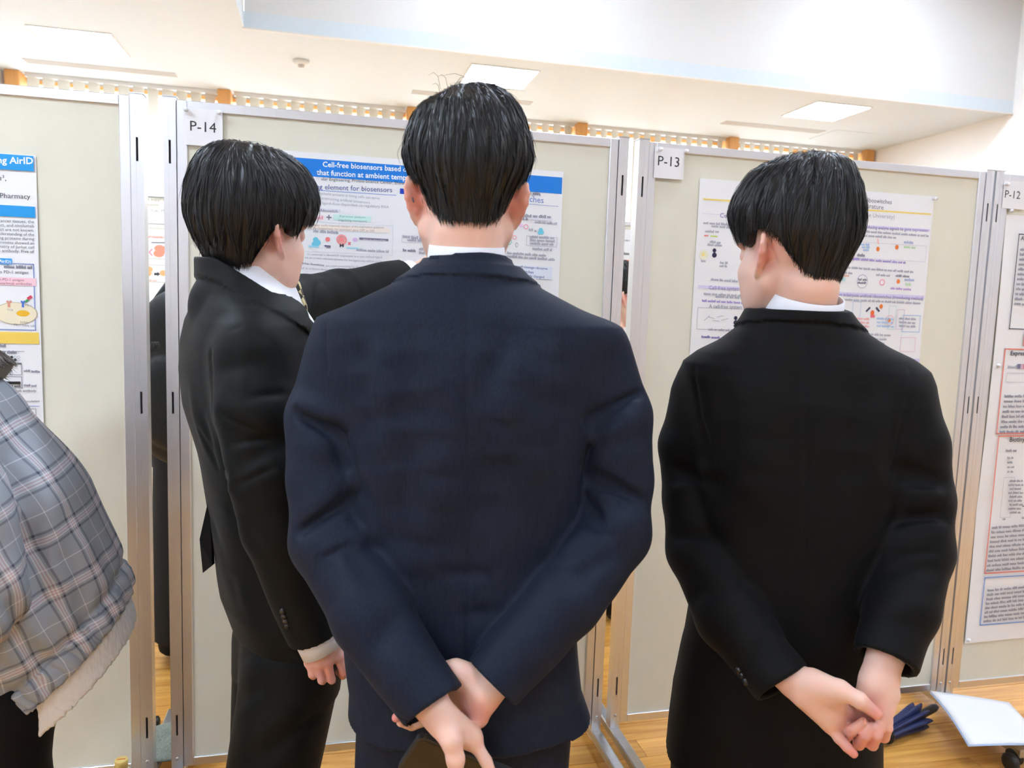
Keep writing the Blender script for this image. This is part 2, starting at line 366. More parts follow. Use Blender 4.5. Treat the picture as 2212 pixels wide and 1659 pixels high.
# number signs
def sign(txt, label, x0, z0, x1, z1, a, b, pins):
    s = Poster('number_sign', label, 'sign', x0, z0, x1, z1, M_paper, y=YP-0.0036, group='number signs')
    s.text(txt, a, b, srgb(35, 35, 40), 0.0)
    for p in pins: s.pin(*p)
sign('P-14', 'white paper sign reading P-14', -0.345, 1.684, -0.257, 1.772, (411, 282), (467, 287), [(403, 238), (475, 245)])
sign('P-13', 'white paper sign reading P-13', 0.884, 1.692, 0.975, 1.777, (1421, 357), (1467, 361), [(1424, 324), (1480, 328)])
sign('P-12', 'white paper sign reading P-12', 2.076, 1.682, 2.166, 1.768, (2170, 427), (2203, 430), [(2172, 399)])

# ---- far left poster (AirID)
p = Poster('poster', 'white poster with sky blue header ending in AirID', 'poster', -1.50, 0.45, -0.672, 1.634, M_gloss, curl=0.006)
SKY = srgb(10, 150, 222)
p.band(.006, .824, (77, 338), (77, 371), SKY); p.band(.006, .824, (77, 447), (77, 471), SKY)
p.text('ng AirID', (-4, 353), (73, 355), (0.9, 0.92, 0.95), 0.02)
p.text('n\u00b3,', (-3, 390), (15, 391), BLK)
p.text('Pharmacy', (2, 428), (67, 430), BLK)
for i, tline in enumerate(['cancer tissues, the', 'ect. and nivolumab', 'act are not known.', 'nderstanding of the', 'ing proteins during', 'proteins showed an', 'metry of Jurkat cell', 'b antibody. Five of']):
    y = 480+i*9.2; p.text(tline, (-2, y), (75, y+2.5), srgb(70, 72, 84))
p.band(.62, .772, (31, 559), (31, 572), SKY); p.text('(AirID)', (-3, 566), (25, 569), (0.9, 0.92, 0.95), 0.02)
p.frame((-100, 563), (79, 714), 0.0022, srgb(130, 150, 205))
p.words((10, 579), (69, 581), 4, GRY, 5); p.text('to PD-1 antigen', (-3, 590), (63, 592), BLK)
p.band(.66, .822, (72, 601), (72, 618), srgb(242, 200, 210)); p.text('th PD-1 antigen', (-3, 606), (53, 608), srgb(120, 60, 80)); p.text('ostarlimab antibodies', (-3, 614), (70, 616), srgb(120, 60, 80))
p.disc((36, 677), 0.026, srgb(236, 226, 196), 24, 1.75); p.disc((36, 677), 0.0265, srgb(190, 180, 150), 24, 1.75, 0.05); p.disc((51, 677), 0.0075, srgb(232, 180, 30), 16, 1.9)
p.line((21, 664), (21, 655), 0.006, srgb(216, 150, 130)); p.line((21, 655), (16, 650), 0.005, srgb(216, 150, 130)); p.line((21, 655), (26, 650), 0.005, srgb(216, 150, 130))
p.line((51, 664), (51, 655), 0.005, srgb(70, 110, 200)); p.line((51, 655), (47, 650), 0.004, srgb(70, 110, 200)); p.line((51, 655), (55, 650), 0.004, srgb(70, 110, 200))
p.line((56, 652), (63, 647), 0.005, srgb(60, 160, 90)); p.line((61, 646), (70, 640), 0.007, srgb(205, 60, 90)); p.text('TCR', (17, 671), (30, 672), GRY); p.text('PD-1', (56, 661), (69, 662), GRY)
p.text('Jurkat', (45, 697), (62, 698), GRY); p.text('PD-1 stable cell', (32, 703), (76, 706), GRY)
p.band(.006, .824, (83, 718), (83, 743), srgb(238, 205, 90))
p.words((-20, 749), (12, 750), 4, GRY, 7); p.line((-60, 757), (54, 759), 0.001, GRY); p.words((-2, 763), (46, 765), 4, GRY, 8)
for i in range(6):
    for j in range(2): (p.disc((4+i*7.6, 771+j*6), 0.0032, BLK, 10) if (i*3+j*5) % 4 in (1, 2) else p.disc((4+i*7.6, 771+j*6), 0.0032, LGR, 10, 1, 0.25))
p.frame((-60, 782), (49, 810), 0.0012, GRY); p.frame((-60, 812), (50, 838), 0.0012, GRY); p.words((-5, 789), (46, 787), 2.5, BLK, 9)
p.rect((-40, 823), (46, 830), srgb(25, 25, 30)); p.words((-5, 836), (46, 836), 3, BLK, 10); p.words((53, 803), (86, 806), 3, GRY, 11); p.words((53, 834), (80, 836), 3, GRY, 12)
p.text('and Nivolumab antibody', (-3, 846), (80, 846), BLK); p.text('AVID', (30, 853), (46, 853), BLK); p.text('stimulation', (52, 869), (87, 868), BLK); p.line((-60, 875), (87, 877), 0.0016, srgb(130, 150, 205)); p.frame((-60, 882), (80, 900), 0.0012, GRY)

# ---- P-14 poster
p = Poster('poster', 'white poster with bright blue title band about cell-free biosensors, on board P-14', 'poster', -0.205, 0.50, 0.622, 1.690, M_gloss)
p.band(.012, .824, (690, 344), (690, 382.5), BLU)
WHT = (0.92, 0.93, 0.95)
p.text('Cell-free biosensors based on riboswitches', (697, 360), (968, 376.5), WHT, 0.018); p.text('that function at ambient temperature', (684, 377.5), (924, 391.5), WHT, 0.018)
p.text('ular Engineering, Proteo-Science Center, Ehime University', (694, 389.5), (915, 401.5), BLK); p.words((1152, 421), (1168, 423), 5, GRY, 3); p.text('or Ogawa', (1128, 420), (1168, 424), GRY)
p.text('Riboswitch: sensing element for biosensors', (570, 403), (847, 415.5), NAVY); p.line((560, 403), (856, 422), 0.0016, srgb(120, 150, 215))
p.rect((864, 407), (900, 421), srgb(20, 60, 190)); p.text('riboswitches', (1085, 430), (1174, 439), srgb(90, 125, 205)); p.line((1060, 434), (1206, 446), 0.0014, srgb(150, 160, 210))
for i, (tl, x1) in enumerate((('systems present in living cells can serve', 820), ('constructing artificial biosensors', 799), ('is a ligand-dose-dependent cis-regulatory RNA', 840))):
    y = 420+i*9.5; p.text(tl, (690-(i==2)*8, y+i*0.8), (x1, y+11), LGR)
p.rect((680, 449), (735, 459), srgb(222, 224, 236)); p.text('Riboswitch', (692, 457), (729, 459), GRY, 0.01)
p.rect((640, 462), (699, 476), srgb(248, 212, 220)); p.text('e.g. ligand', (655, 472), (697, 474), srgb(190, 90, 120)); p.line((705, 469), (716, 470), 0.003, GRY); p.line((710.5, 464), (710.5, 475), 0.003, GRY)
p.rect((720, 463), (802, 480), srgb(205, 238, 232)); p.text('Expression platform', (734, 469), (789, 472), srgb(90, 150, 145)); p.text('(regulating expression)', (731, 477), (792, 480), srgb(90, 150, 145))
p.rect((640, 482), (843, 504), srgb(244, 232, 222)); p.text('cause conformational changes of the expression platform', (676, 488), (829, 494), srgb(160, 140, 130)); p.text('of the downstream (or upstream) gene OFF or ON', (668, 494), (808, 501), srgb(160, 140, 130))
p.words((677, 502), (738, 506), 4, LGR, 21)
CY = srgb(110, 200, 225)
for q in ((682, 518, 0.007), (686, 524, 0.008), (680, 528, 0.008), (684, 530, 0.006)): p.disc((q[0], q[1]), q[2], CY, 12)
p.rect((667, 530), (688, 535), srgb(150, 215, 235)); p.disc((708, 517), 0.006, srgb(240, 130, 130), 14); p.line((701, 531), (714, 532), 0.0035, srgb(80, 70, 110)); p.words((705, 536), (712, 536), 3.5, GRY, 22)
p.disc((738, 518), 0.0135, srgb(240, 150, 150), 20, 1, 0.35); p.disc((738, 518), 0.0075, srgb(240, 140, 140), 16); p.line((735, 527), (735, 534), 0.003, BLK); p.line((741, 527), (741, 534), 0.003, BLK); p.line((735, 530), (741, 530), 0.003, BLK)
p.line((752, 523), (757, 529), 0.0025, srgb(230, 90, 110)); p.line((757, 523), (752, 529), 0.0025, srgb(230, 90, 110)); p.disc((767, 518), 0.005, srgb(225, 190, 235), 14, 1.3); p.rect((748, 534), (775, 538), srgb(150, 215, 235))
p.rect((776, 513), (839, 521), srgb(120, 110, 140)); p.text('With the ligand (ON)', (784, 519.5), (833, 522), WHT)
p.words((770, 542), (838, 546), 3.5, LGR, 23); p.frame((640, 476), (848, 552), 0.001, srgb(215, 216, 226))
for i, (tl, xa, x1) in enumerate((('to construct a riboswitch responsive to a user-defined ligand', 664, 825), ('use an in-vitro-selected aptamer for the ligand into mRNA (UTR)', 658, 826))): p.text(tl, (xa, 551+i*7), (x1, 558+i*10), LGR)
p.text('Cell-free riboswitches', (646, 570), (700, 575), GRY, 0.02); p.text('are more promising for biosensors than the others,', (704, 576), (842, 581), LGR); p.text('well at ambient temperature in an environmentally', (646, 581), (790, 589), LGR)
p.text('Responsive anto', (597, 600), (694, 603), NAVY, 0.006); p.line((590, 604), (700, 608), 0.0016, srgb(120, 150, 215)); p.rect((600, 611), (665, 622), srgb(205, 240, 228))
p.text('a general fragment', (660, 708), (700, 712), GRY); p.text('has the 5-terminal', (660, 717), (700, 720), GRY)
for k, q in enumerate(((655, 752), (662, 758), (652, 764), (660, 770))): p.disc(q, 0.0065, srgb(100, 150, 215), 10, 1, 0.4)
for k in range(4): p.words((650, 780+k*6), (700, 781+k*6), 4, GRY, 30+k)
# right column
p.rect((888, 466), (925, 475), srgb(120, 120, 150)); p.words((870, 514), (925, 520), 4, LGR, 41); p.words((880, 521), (925, 524), 4, LGR, 42); p.frame((868, 508), (1000, 530), 0.001, srgb(205, 206, 220))
p.words((870, 543), (896, 545), 4, GRY, 43); p.words((905, 541), (935, 543), 4, LGR, 44); p.words((905, 549), (935, 551), 4, LGR, 45); p.rect((880, 564), (930, 575), srgb(222, 226, 244)); p.text('In this', (887, 572), (910, 574), NAVY, 0.01)
p.rect((1090, 461), (1192, 478), srgb(222, 223, 234)); p.words((1094, 467), (1188, 472), 4.5, GRY, 46); p.words((1094, 473), (1140, 476), 4.5, GRY, 47); p.rect((1090, 479), (1111, 487), srgb(130, 125, 165)); p.words((1155, 482), (1203, 486), 3.5, LGR, 48)
p.disc((1124, 487), 0.005, srgb(235, 200, 235), 12, 1.5); p.disc((1136, 490), 0.0065, srgb(235, 120, 150), 16, 1, 0.25); p.words((1142, 499), (1158, 502), 4, LGR, 49)
for q in ((1168, 497, 0.006), (1170, 502, 0.006), (1165, 503, 0.005)): p.disc(q[:2], q[2], CY, 12)
for q in ((1099, 500), (1098, 522)): p.disc(q, 0.0095, srgb(120, 205, 190), 18, 1, 0.2)
p.line((1095, 508), (1095, 515), 0.0025, srgb(120, 205, 190)); p.line((1101, 508), (1101, 515), 0.0025, srgb(120, 205, 190)); p.disc((1111, 513), 0.006, srgb(240, 140, 150), 14, 1, 0.25); p.disc((1116, 529), 0.006, GRY, 14, 0.7, 0.2)
p.frame((1137, 509), (1203, 534), 0.0012, srgb(190, 190, 205))
for k in range(3): p.words((1145, 514+k*7), (1197, 517+k*7), 4, LGR, 50+k)
p.words((1150, 540), (1192, 543), 4, LGR, 54); p.words((1095, 549), (1178, 555), 4, LGR, 55); p.words((1095, 556), (1196, 564), 4, LGR, 56)
p.rect((1085, 572), (1192, 604), srgb(222, 230, 244)); p.text('does self-cleavage ribozyme', (1104, 577), (1182, 583), NAVY, 0.01); p.text('riboswitches', (1112, 588), (1152, 591), NAVY, 0.01); p.text('are easily changed', (1122, 597), (1175, 601), NAVY, 0.01)
for k in range(15):
    p.words((720, 660+k*34), (930, 670+k*34), 4, LGR, 200+k)

# ---- P-13 poster
p = Poster('poster', 'white poster with yellow rules and lilac headings, on board P-13', 'poster', 1.030, 0.55, 1.826, 1.702, M_gloss)
YEL, LIL, PUR = srgb(240, 214, 120), srgb(214, 208, 240), srgb(110, 100, 175)
p.line((1519, 430), (2011, 463), 0.005, YEL)
p.text('Cell-free systems based on synthetic riboswitches', (1693, 422), (1926, 441), srgb(95, 95, 120)); p.text('for sensing at ambient temperature', (1728, 436), (1908, 453), srgb(95, 95, 120)); p.text('Ehime University)', (1855, 467), (1932, 473), LGR); p.text('(rapporteur)', (1800, 470), (1872, 476), GRY)
p.rect((1516, 461), (1700, 474), LIL); p.text('Cell-free', (1555, 470), (1600, 473), PUR); p.rect((1838, 484), (2008, 500), LIL); p.text('for transducing analyte signals to gene expression', (1845, 492), (2004, 501), PUR, 0.005)
p.words((1519, 484), (1590, 489), 4, LGR, 60); p.words((1537, 491), (1590, 495), 4, LGR, 61); p.words((1523, 502), (1552, 503), 4, LGR, 62); p.line((1521, 509), (1530, 509), 0.004, srgb(240, 140, 140)); p.line((1534, 510), (1550, 511), 0.004, srgb(200, 220, 120))
p.words((1533, 525), (1555, 527), 4, LGR, 63); p.words((1528, 531), (1558, 533), 4, LGR, 64)
for (x, y) in ((1543, 541), (1589, 687)): p.disc((x, y), 0.006, srgb(35, 35, 75), 12); p.disc((x, y+10), 0.0075, srgb(35, 35, 75), 12); p.line((x, y), (x, y+12), 0.004, srgb(35, 35, 75))
p.disc((1520, 550), 0.014, srgb(235, 232, 205), 18); p.disc((1519, 550), 0.005, srgb(240, 220, 130), 12)
p.words((1514, 566), (1524, 567), 4, LGR, 65); p.words((1555, 570), (1572, 571), 4, LGR, 66); p.words((1554, 577), (1570, 578), 4, LGR, 67); p.words((1535, 606), (1600, 611), 4, LGR, 68)
p.rect((1508, 616), (1640, 628), LIL); p.text('Cell-free systems', (1531, 625), (1602, 628), PUR); p.words((1520, 637), (1605, 642), 4, LGR, 69); p.words((1545, 643), (1605, 646), 4, LGR, 70); p.words((1516, 652), (1625, 658), 4, srgb(165, 140, 215), 71)
p.text('A cell-free system', (1531, 665), (1602, 667), GRY); p.frame((1507, 664), (1640, 715), 0.0012, LGR)
for k in range(5): p.line((1521+k*9, 692-(k%2)*7), (1533+k*10, 682+(k%3)*6), 0.0014, LGR)
p.words((1530, 714), (1600, 717), 4, LGR, 73); p.words((1515, 730), (1560, 733), 4, PUR, 74); p.words((1562, 733), (1590, 734), 4, BLK, 75); p.disc((1535, 745), 0.006, YEL, 12); p.disc((1545, 743), 0.006, srgb(220, 225, 140), 12)
for k, (a, b) in enumerate((((1848, 501), (2004, 512)), ((1860, 511), (1935, 516)))): p.words(a, b, 4, LGR, 80+k)
ORG = srgb(240, 130, 50)
for (x, y) in ((1896, 538), (1937, 534), (1940, 608), (1903, 662), (1920, 692)): p.disc((x, y), 0.0072, ORG, 16, 0.85)
p.disc((1884, 676), 0.0085, srgb(240, 110, 50), 16, 0.8); p.rect((1880, 680), (1889, 686), srgb(235, 110, 130))
for k in range(3): p.words((1858+k*3, 530+k*6), (1880-k*3, 531+k*6), 4, srgb(150, 190, 235), 90+k)
p.frame((1848, 522), (1998, 566), 0.001, srgb(205, 200, 220)); p.frame((1826, 520), (1846, 560), 0.0014, srgb(240, 190, 200)); p.words((1851, 554), (1866, 555), 5, GRY, 94); p.line((1895, 516), (1897, 528), 0.004, srgb(245, 195, 185)); p.words((1952, 526), (1978, 528), 5, srgb(170, 180, 215), 95); p.words((1952, 536), (1975, 538), 5, srgb(190, 225, 180), 96)
p.words((1830, 561), (1955, 570), 4, srgb(165, 140, 215), 97); p.words((1812, 579), (1972, 590), 4, LGR, 98); p.words((1806, 590), (1840, 593), 4, LGR, 99); p.words((1892, 596), (1920, 598), 4, LGR, 100); p.words((1934, 598), (1968, 600), 4, GRY, 101)
p.disc((1862, 608), 0.021, srgb(150, 150, 190), 24, 0.9, 0.06); p.words((1853, 606), (1871, 607), 4, GRY, 102); p.words((1852, 613), (1873, 614), 4, GRY, 103); p.disc((1905, 610), 0.010, srgb(245, 175, 190), 16, 1, 0.35); p.disc((1822, 603), 0.007, srgb(190, 225, 230), 14); p.words((1814, 597), (1836, 598), 4, srgb(240, 190, 170), 104)
p.words((1953, 607), (1976, 609), 5, srgb(170, 180, 215), 105); p.words((1955, 617), (1966, 618), 5, srgb(190, 225, 180), 106); p.words((1923, 625), (1968, 628), 4, srgb(190, 150, 215), 107)
p.rect((1790, 630), (1995, 646), LIL); p.text('Ex-vivo eukaryotic artificial riboswitches (transducing method)', (1795, 638), (1993, 648), PUR, 0.005); p.words((1795, 648), (1992, 658), 4, LGR, 108)
for (a, b) in (((1870, 673), (1879, 664)), ((1892, 664), (1899, 673))): p.line(a, b, 0.006, srgb(60, 60, 90))
for k, (a, b) in enumerate((((1842, 650), (1856, 700)), ((1920, 660), (1932, 712)), ((1938, 668), (1950, 712)), ((1950, 680), (1985, 718)), ((1945, 728), (1975, 760)))): p.frame(a, b, 0.0018, (srgb(190, 210, 240), srgb(200, 225, 225), srgb(225, 200, 225), srgb(165, 200, 235), srgb(235, 200, 225))[k])
p.disc((1921, 692), 0.016, srgb(245, 190, 195), 20, 1, 0.12)
for k in range(9): p.words((1845+(k%3)*48, 690+(k//3)*8), (1880+(k%3)*48, 692+(k//3)*8), 4, (srgb(240, 170, 170), srgb(170, 200, 235), LGR)[k % 3], 110+k)
for k in range(4): p.words((1835, 722+k*9), (1922-k*5, 727+k*9), 4, LGR, 120+k)
p.rect((1950, 774), (1985, 786), LIL)
p.pin(2016, 430)
for k in range(11): p.words((1515, 780+k*30), (1960, 800+k*30), 4, LGR, 260+k)

# ---- P-12 poster
p = Poster('poster', 'white poster with black, red and blue framed boxes, on board P-12', 'poster', 2.103, 0.235, 2.93, 1.664, M_gloss, curl=0.014)
RED, BX = srgb(232, 128, 112), srgb(110, 150, 215)
p.frame((2196, 505), (2176, 711), 0.003, srgb(50, 50, 70), .78); p.text('Abstract', (2200, 519), (2236, 523), BLK, 0.02)
for k in range(12): p.words((2199-k*1.2, 542+k*10.6), (2480, 566+k*10.6), 5, GRY, 130+k)
p.frame((2166, 752), (2152, 937), 0.004, RED, .79); p.text('Expression of the protein', (2178, 767), (2290, 768), BLK, 0.02); p.rect((2208, 716), (2260, 748), srgb(245, 225, 220)); p.frame((2208, 716), (2260, 748), 0.003, RED)
p.words((2172, 795), (2192, 796), 5, LGR, 150); p.rect((2193, 786), (2200, 796), srgb(110, 110, 140)); p.rect((2200, 786), (2206, 796), srgb(205, 175, 200)); p.rect((2206, 786), (2216, 796), srgb(225, 130, 140)); p.frame((2170, 805), (2260, 826), 0.001, LGR)
for k in range(8): p.words((2165-k*1.5, 858+k*11), (2460, 855+k*10.5), 5, GRY, 152+k)
p.frame((2152, 940), (2123, 1238), 0.004, RED, .79); p.text('Biotinylation assay', (2176, 953), (2262, 952), BLK, 0.02); p.words((2168, 975), (2190, 975), 5, GRY, 161)
for k in range(4): p.words((2171, 990+k*10), (2184, 990+k*10), 4, GRY, 162+k)
for k in range(9): p.words((2176-(k % 2)*3, 1040+k*8.5), (2204, 1040+k*8.5), 4, GRY, 170+k)
p.frame((2164, 1030), (2178, 1116), 0.001, LGR); p.line((2203, 1092), (2260, 1090), 0.003, BLK); p.words((2161, 1122), (2170, 1122), 4, GRY, 180); p.words((2202, 1119), (2230, 1118), 4, GRY, 181)
for k in range(10): p.words((2138-k*1.4, 1141+k*10.2), (2420, 1120+k*10), 5, GRY, 182+k)
p.frame((2122, 1245), (2105, 1350), 0.004, BX, .79)
for k in range(8): p.words((2128-k*1.2, 1276+k*9.5), (2420, 1248+k*9), 5, GRY, 195+k)
for q in ((2179, 456), (2152, 789), (2087, 1380)): p.pin(*q)
# ---- posters of the second row, seen through the gaps
Y2 = 3.95-0.004
p = Poster('poster', 'cream poster ending in ssion, behind the left gap', 'poster', -1.16, 0.55, -0.42, 1.76, mat('cream_paper', (0.84, 0.80, 0.68), 0.5, noise=(3, 0.01, U1)), y=Y2, group='posters of the second row')
p.text('controlled by suppression', (262, 432), (378, 434), srgb(150, 140, 110)); p.text('of transmission', (290, 444), (342, 445), srgb(150, 140, 110)); p.text('Yuki M', (325, 458), (355, 459), LGR)
p.rect((290, 495), (390, 640), (0.86, 0.85, 0.84)); p.line((290, 482), (390, 486), 0.003, GRY); p.frame((290, 490), (390, 562), 0.003, srgb(200, 190, 170)); p.rect((290, 507), (390, 516), srgb(246, 205, 190)); p.text('of materials', (320, 514), (352, 515), srgb(200, 60, 50), 0.01)
p.line((327, 524), (380, 525), 0.004, BLK); p.line((322, 545), (329, 538), 0.004, srgb(225, 80, 110)); p.line((322, 545), (329, 552), 0.004, srgb(225, 80, 110))
for q in ((345, 537), (343, 548), (356, 540)): p.disc(q, 0.017, srgb(240, 150, 120), 16, 1.4)
p.frame((290, 570), (390, 612), 0.003, srgb(200, 190, 170)); p.line((333, 592), (341, 592), 0.011, BLK); p.poly([(340, 587), (346, 592), (340, 597)], BLK)
for q in ((322, 582), (320, 590), (353, 590)): p.disc(q, 0.014, srgb(240, 180, 120), 14, 1.2)
p.words((318, 607), (338, 608), 4, srgb(220, 160, 110), 300); p.rect((290, 622), (390, 660), (0.9, 0.91, 0.93))
p = Poster('poster', 'white poster behind the right gap', 'poster', 1.25, 0.6, 1.95, 1.745, M_gloss, y=Y2, group='posters of the second row')
p.words((1340, 521), (1400, 522), 5, GRY, 310); p.words((1340, 550), (1400, 551), 8, BLK, 311); p.line((1330, 563), (1420, 565), 0.012, srgb(240, 120, 60))
# ------------------------------------------------------------------ implicit modelling kit
A = lambda *v: np.array(v, dtype=np.float64)
class Field:
    """a signed distance volume; shapes are blended in, then skinned as one continuous mesh"""
    def __init__(s, lo, hi, h):
        s.h = h; s.lo = np.array(lo, float); s.n = np.ceil((np.array(hi, float)-s.lo)/h).astype(int)+1
        s.F = np.full(tuple(s.n), 0.4, np.float32)
        s.ax = [(s.lo[i]+h*np.arange(s.n[i])).astype(np.float32) for i in range(3)]
    def sub(s, lo, hi, pad):
        i0 = np.clip(np.floor((np.array(lo)-pad-s.lo)/s.h).astype(int), 0, s.n); i1 = np.clip(np.ceil((np.array(hi)+pad-s.lo)/s.h).astype(int)+1, 0, s.n)
        sl = tuple(slice(a, max(a, b)) for a, b in zip(i0, i1))
        return sl, s.ax[0][sl[0]][:, None, None], s.ax[1][sl[1]][None, :, None], s.ax[2][sl[2]][None, None, :]
    def put(s, prim, k=0.01, mode='add'):
        fn, lo, hi = prim
        sl, X, Y, Z = s.sub(lo, hi, k+4*s.h)
        if min(s.F[sl].shape) == 0: return
        d = fn(X, Y, Z).astype(np.float32); F = s.F[sl]
        if mode == 'add':
            if k <= 0: s.F[sl] = np.minimum(F, d)
            else:
                m = np.clip(0.5+0.5*(F-d)/k, 0, 1); s.F[sl] = F+(d-F)*m-k*m*(1-m)
        elif mode == 'cut':
            d = -d
            if k <= 0: s.F[sl] = np.maximum(F, d)
            else:
                m = np.clip(0.5-0.5*(F-d)/k, 0, 1); s.F[sl] = F+(d-F)*m+k*m*(1-m)
        elif mode == 'and': s.F[sl] = np.maximum(F, d)
    def bump(s, a, b, wd, amp):
        """a soft ridge (amp>0) or crease (amp<0) along the segment a-b"""
        a, b = np.array(a, float), np.array(b, float)
        sl, X, Y, Z = s.sub(np.minimum(a, b), np.maximum(a, b), wd*2.2)
        if min(s.F[sl].shape) == 0: return
        ba = b-a; L2 = ba.dot(ba)+1e-12
        px, py, pz = X-a[0], Y-a[1], Z-a[2]
        t = np.clip((px*ba[0]+py*ba[1]+pz*ba[2])/L2, 0, 1)
        d2 = (px-ba[0]*t)**2+(py-ba[1]*t)**2+(pz-ba[2]*t)**2
        e = 0.35+0.65*np.sin(np.pi*np.clip(t, 0.02, 0.98))
        s.F[sl] -= (amp*np.exp(-d2/(wd*wd))*e).astype(np.float32)
    def sample(s, P):
        q = (P-s.lo)/s.h; i = np.clip(np.floor(q).astype(int), 0, s.n-2); f = np.clip(q-i, 0, 1); F = s.F
        r = 0
        for dx in (0, 1):
            for dy in (0, 1):
                for dz in (0, 1):
                    wgt = (f[:, 0] if dx else 1-f[:, 0])*(f[:, 1] if dy else 1-f[:, 1])*(f[:, 2] if dz else 1-f[:, 2])
                    r = r + wgt*F[i[:, 0]+dx, i[:, 1]+dy, i[:, 2]+dz]
        return r
    def grad(s, P):
        e = s.h; g = np.stack([s.sample(P+d)-s.sample(P-d) for d in np.eye(3)*e], 1)
        return g/(np.linalg.norm(g, axis=1, keepdims=True)+1e-9)
    def hit(s, o, d, t0=0.3, t1=3.0):
        """first surface point along the ray o+t*d"""
        t = np.arange(t0, t1, s.h*0.7); P = np.array(o)+np.outer(t, np.array(d))
        ok = np.all((P > s.lo) & (P < s.lo+s.h*(s.n-1)), 1); v = np.where(ok, s.sample(P), 1.0)
        i = np.argmax(v < 0)
        return P[i] if v[i] < 0 else None
    def mesh(s, name):
        F = s.F; neg = F < 0; n = np.array(F.shape)
        c = np.zeros(tuple(n-1), np.int8)
        S = lambda a, d: a[d[0]:n[0]-1+d[0], d[1]:n[1]-1+d[1], d[2]:n[2]-1+d[2]]
        cor = [(i, j, k) for i in (0, 1) for j in (0, 1) for k in (0, 1)]
        for d in cor: c += S(neg, d)
        act = (c > 0) & (c < 8); idx = np.argwhere(act)
        val = [F[idx[:, 0]+d[0], idx[:, 1]+d[1], idx[:, 2]+d[2]] for d in cor]
        acc = np.zeros((len(idx), 3)); cnt = np.zeros(len(idx))
        for a in range(8):
            for b in range(a+1, 8):
                df = [cor[b][q]-cor[a][q] for q in range(3)]
                if sum(abs(q) for q in df) != 1: continue
                va, vb = val[a], val[b]; cr = (va < 0) != (vb < 0)
                t = np.where(cr, va/np.where(cr, va-vb, 1), 0)
                acc += np.where(cr[:, None], np.array(cor[a])+t[:, None]*np.array(df), 0); cnt += cr
        V = s.lo+s.h*(idx+acc/cnt[:, None])
        vid = np.full(tuple(n-1), -1, np.int32); vid[act] = np.arange(len(idx))
        quads = []
        for axx in range(3):
            e = [0, 0, 0]; e[axx] = 1; u, v = [(1, 2), (2, 0), (0, 1)][axx]
            a = neg[tuple(slice(1 if q != axx else 0, n[q]-1) for q in range(3))]
            b = neg[tuple(slice(1, n[q]-1) if q != axx else slice(1, n[q]) for q in range(3))]
            ed = np.argwhere(a != b); off = np.array([0 if q == axx else 1 for q in range(3)]); P = ed+off
            P = P[np.all(P < n-1, 1)]
            if not len(P): continue
            fl = neg[P[:, 0], P[:, 1], P[:, 2]]
            def cell(du, dv):
                q = P.copy(); q[:, u] -= du; q[:, v] -= dv; return vid[q[:, 0], q[:, 1], q[:, 2]]
            Q = np.stack([cell(0, 0), cell(1, 0), cell(1, 1), cell(0, 1)], 1)
            Q[~fl] = Q[~fl][:, ::-1]; quads.append(Q)
        Q = np.concatenate(quads); Q = Q[np.all(Q >= 0, 1)]
        return V, Q
def mesh_from(name, V, Q):
    me = bpy.data.meshes.new(name); me.vertices.add(len(V)); me.vertices.foreach_set('co', V.astype(np.float32).ravel())
    k = Q.shape[1]
    me.loops.add(Q.size); me.loops.foreach_set('vertex_index', Q.astype(np.int32).ravel())
    me.polygons.add(len(Q)); me.polygons.foreach_set('loop_start', np.arange(0, Q.size, k, dtype=np.int32))
    me.polygons.foreach_set('use_smooth', np.ones(len(Q), dtype=bool))
    me.update(calc_edges=True); return me
def relax(V, Q, it=1, lam=0.5):
    """light smoothing that keeps volume"""
    e = np.concatenate([Q[:, [0, 1]], Q[:, [1, 2]], Q[:, [2, 3]], Q[:, [3, 0]]])
    for k in range(it):
        for l in (lam, -lam*0.9):
            acc = np.zeros_like(V); c = np.zeros(len(V))
            for q in range(3): acc[:, q] = np.bincount(e[:, 0], V[e[:, 1], q], len(V))+np.bincount(e[:, 1], V[e[:, 0], q], len(V))
            c = np.bincount(e[:, 0], None, len(V))+np.bincount(e[:, 1], None, len(V))
            V = V+l*(acc/np.maximum(c, 1)[:, None]-V)
    return V
def skin_obj(name, fld, m, parent, it=1, mtx=None):
    V, Q = fld.mesh(name); V = relax(V, Q, it)
    if mtx is not None: V = V@mtx[0].T+mtx[1]
    o = new_obj(name, mesh_from(name, V, Q), m, parent); return o
# primitives: (function, low corner, high corner)
def cap(a, b, ra, rb=None, flat=None):
    """round cone from a to b; flat=(axis, f): thickness along axis multiplied by f"""
    a, b = np.array(a, float), np.array(b, float); rb = ra if rb is None else rb
    ba = b-a; L2 = ba.dot(ba)+1e-12; R = max(ra, rb)*(1.4 if flat else 1)
    if flat: n = np.array(flat[0], float); n = n-ba*(n.dot(ba)/L2); n /= np.linalg.norm(n)+1e-9; g = 1/flat[1]**2-1
    def fn(X, Y, Z):
        px, py, pz = X-a[0], Y-a[1], Z-a[2]
        t = np.clip((px*ba[0]+py*ba[1]+pz*ba[2])/L2, 0, 1)
        qx, qy, qz = px-ba[0]*t, py-ba[1]*t, pz-ba[2]*t
        d2 = qx*qx+qy*qy+qz*qz
        r = ra+(rb-ra)*t
        if flat:
            w_ = qx*n[0]+qy*n[1]+qz*n[2]; q = np.sqrt(d2+g*w_*w_+1e-12); return (q-r)*np.sqrt(d2+1e-12)/q*1.0 if False else (q-r)*min(1.0, flat[1]+0.25)
        return np.sqrt(d2)-r
    return fn, np.minimum(a, b)-R, np.maximum(a, b)+R
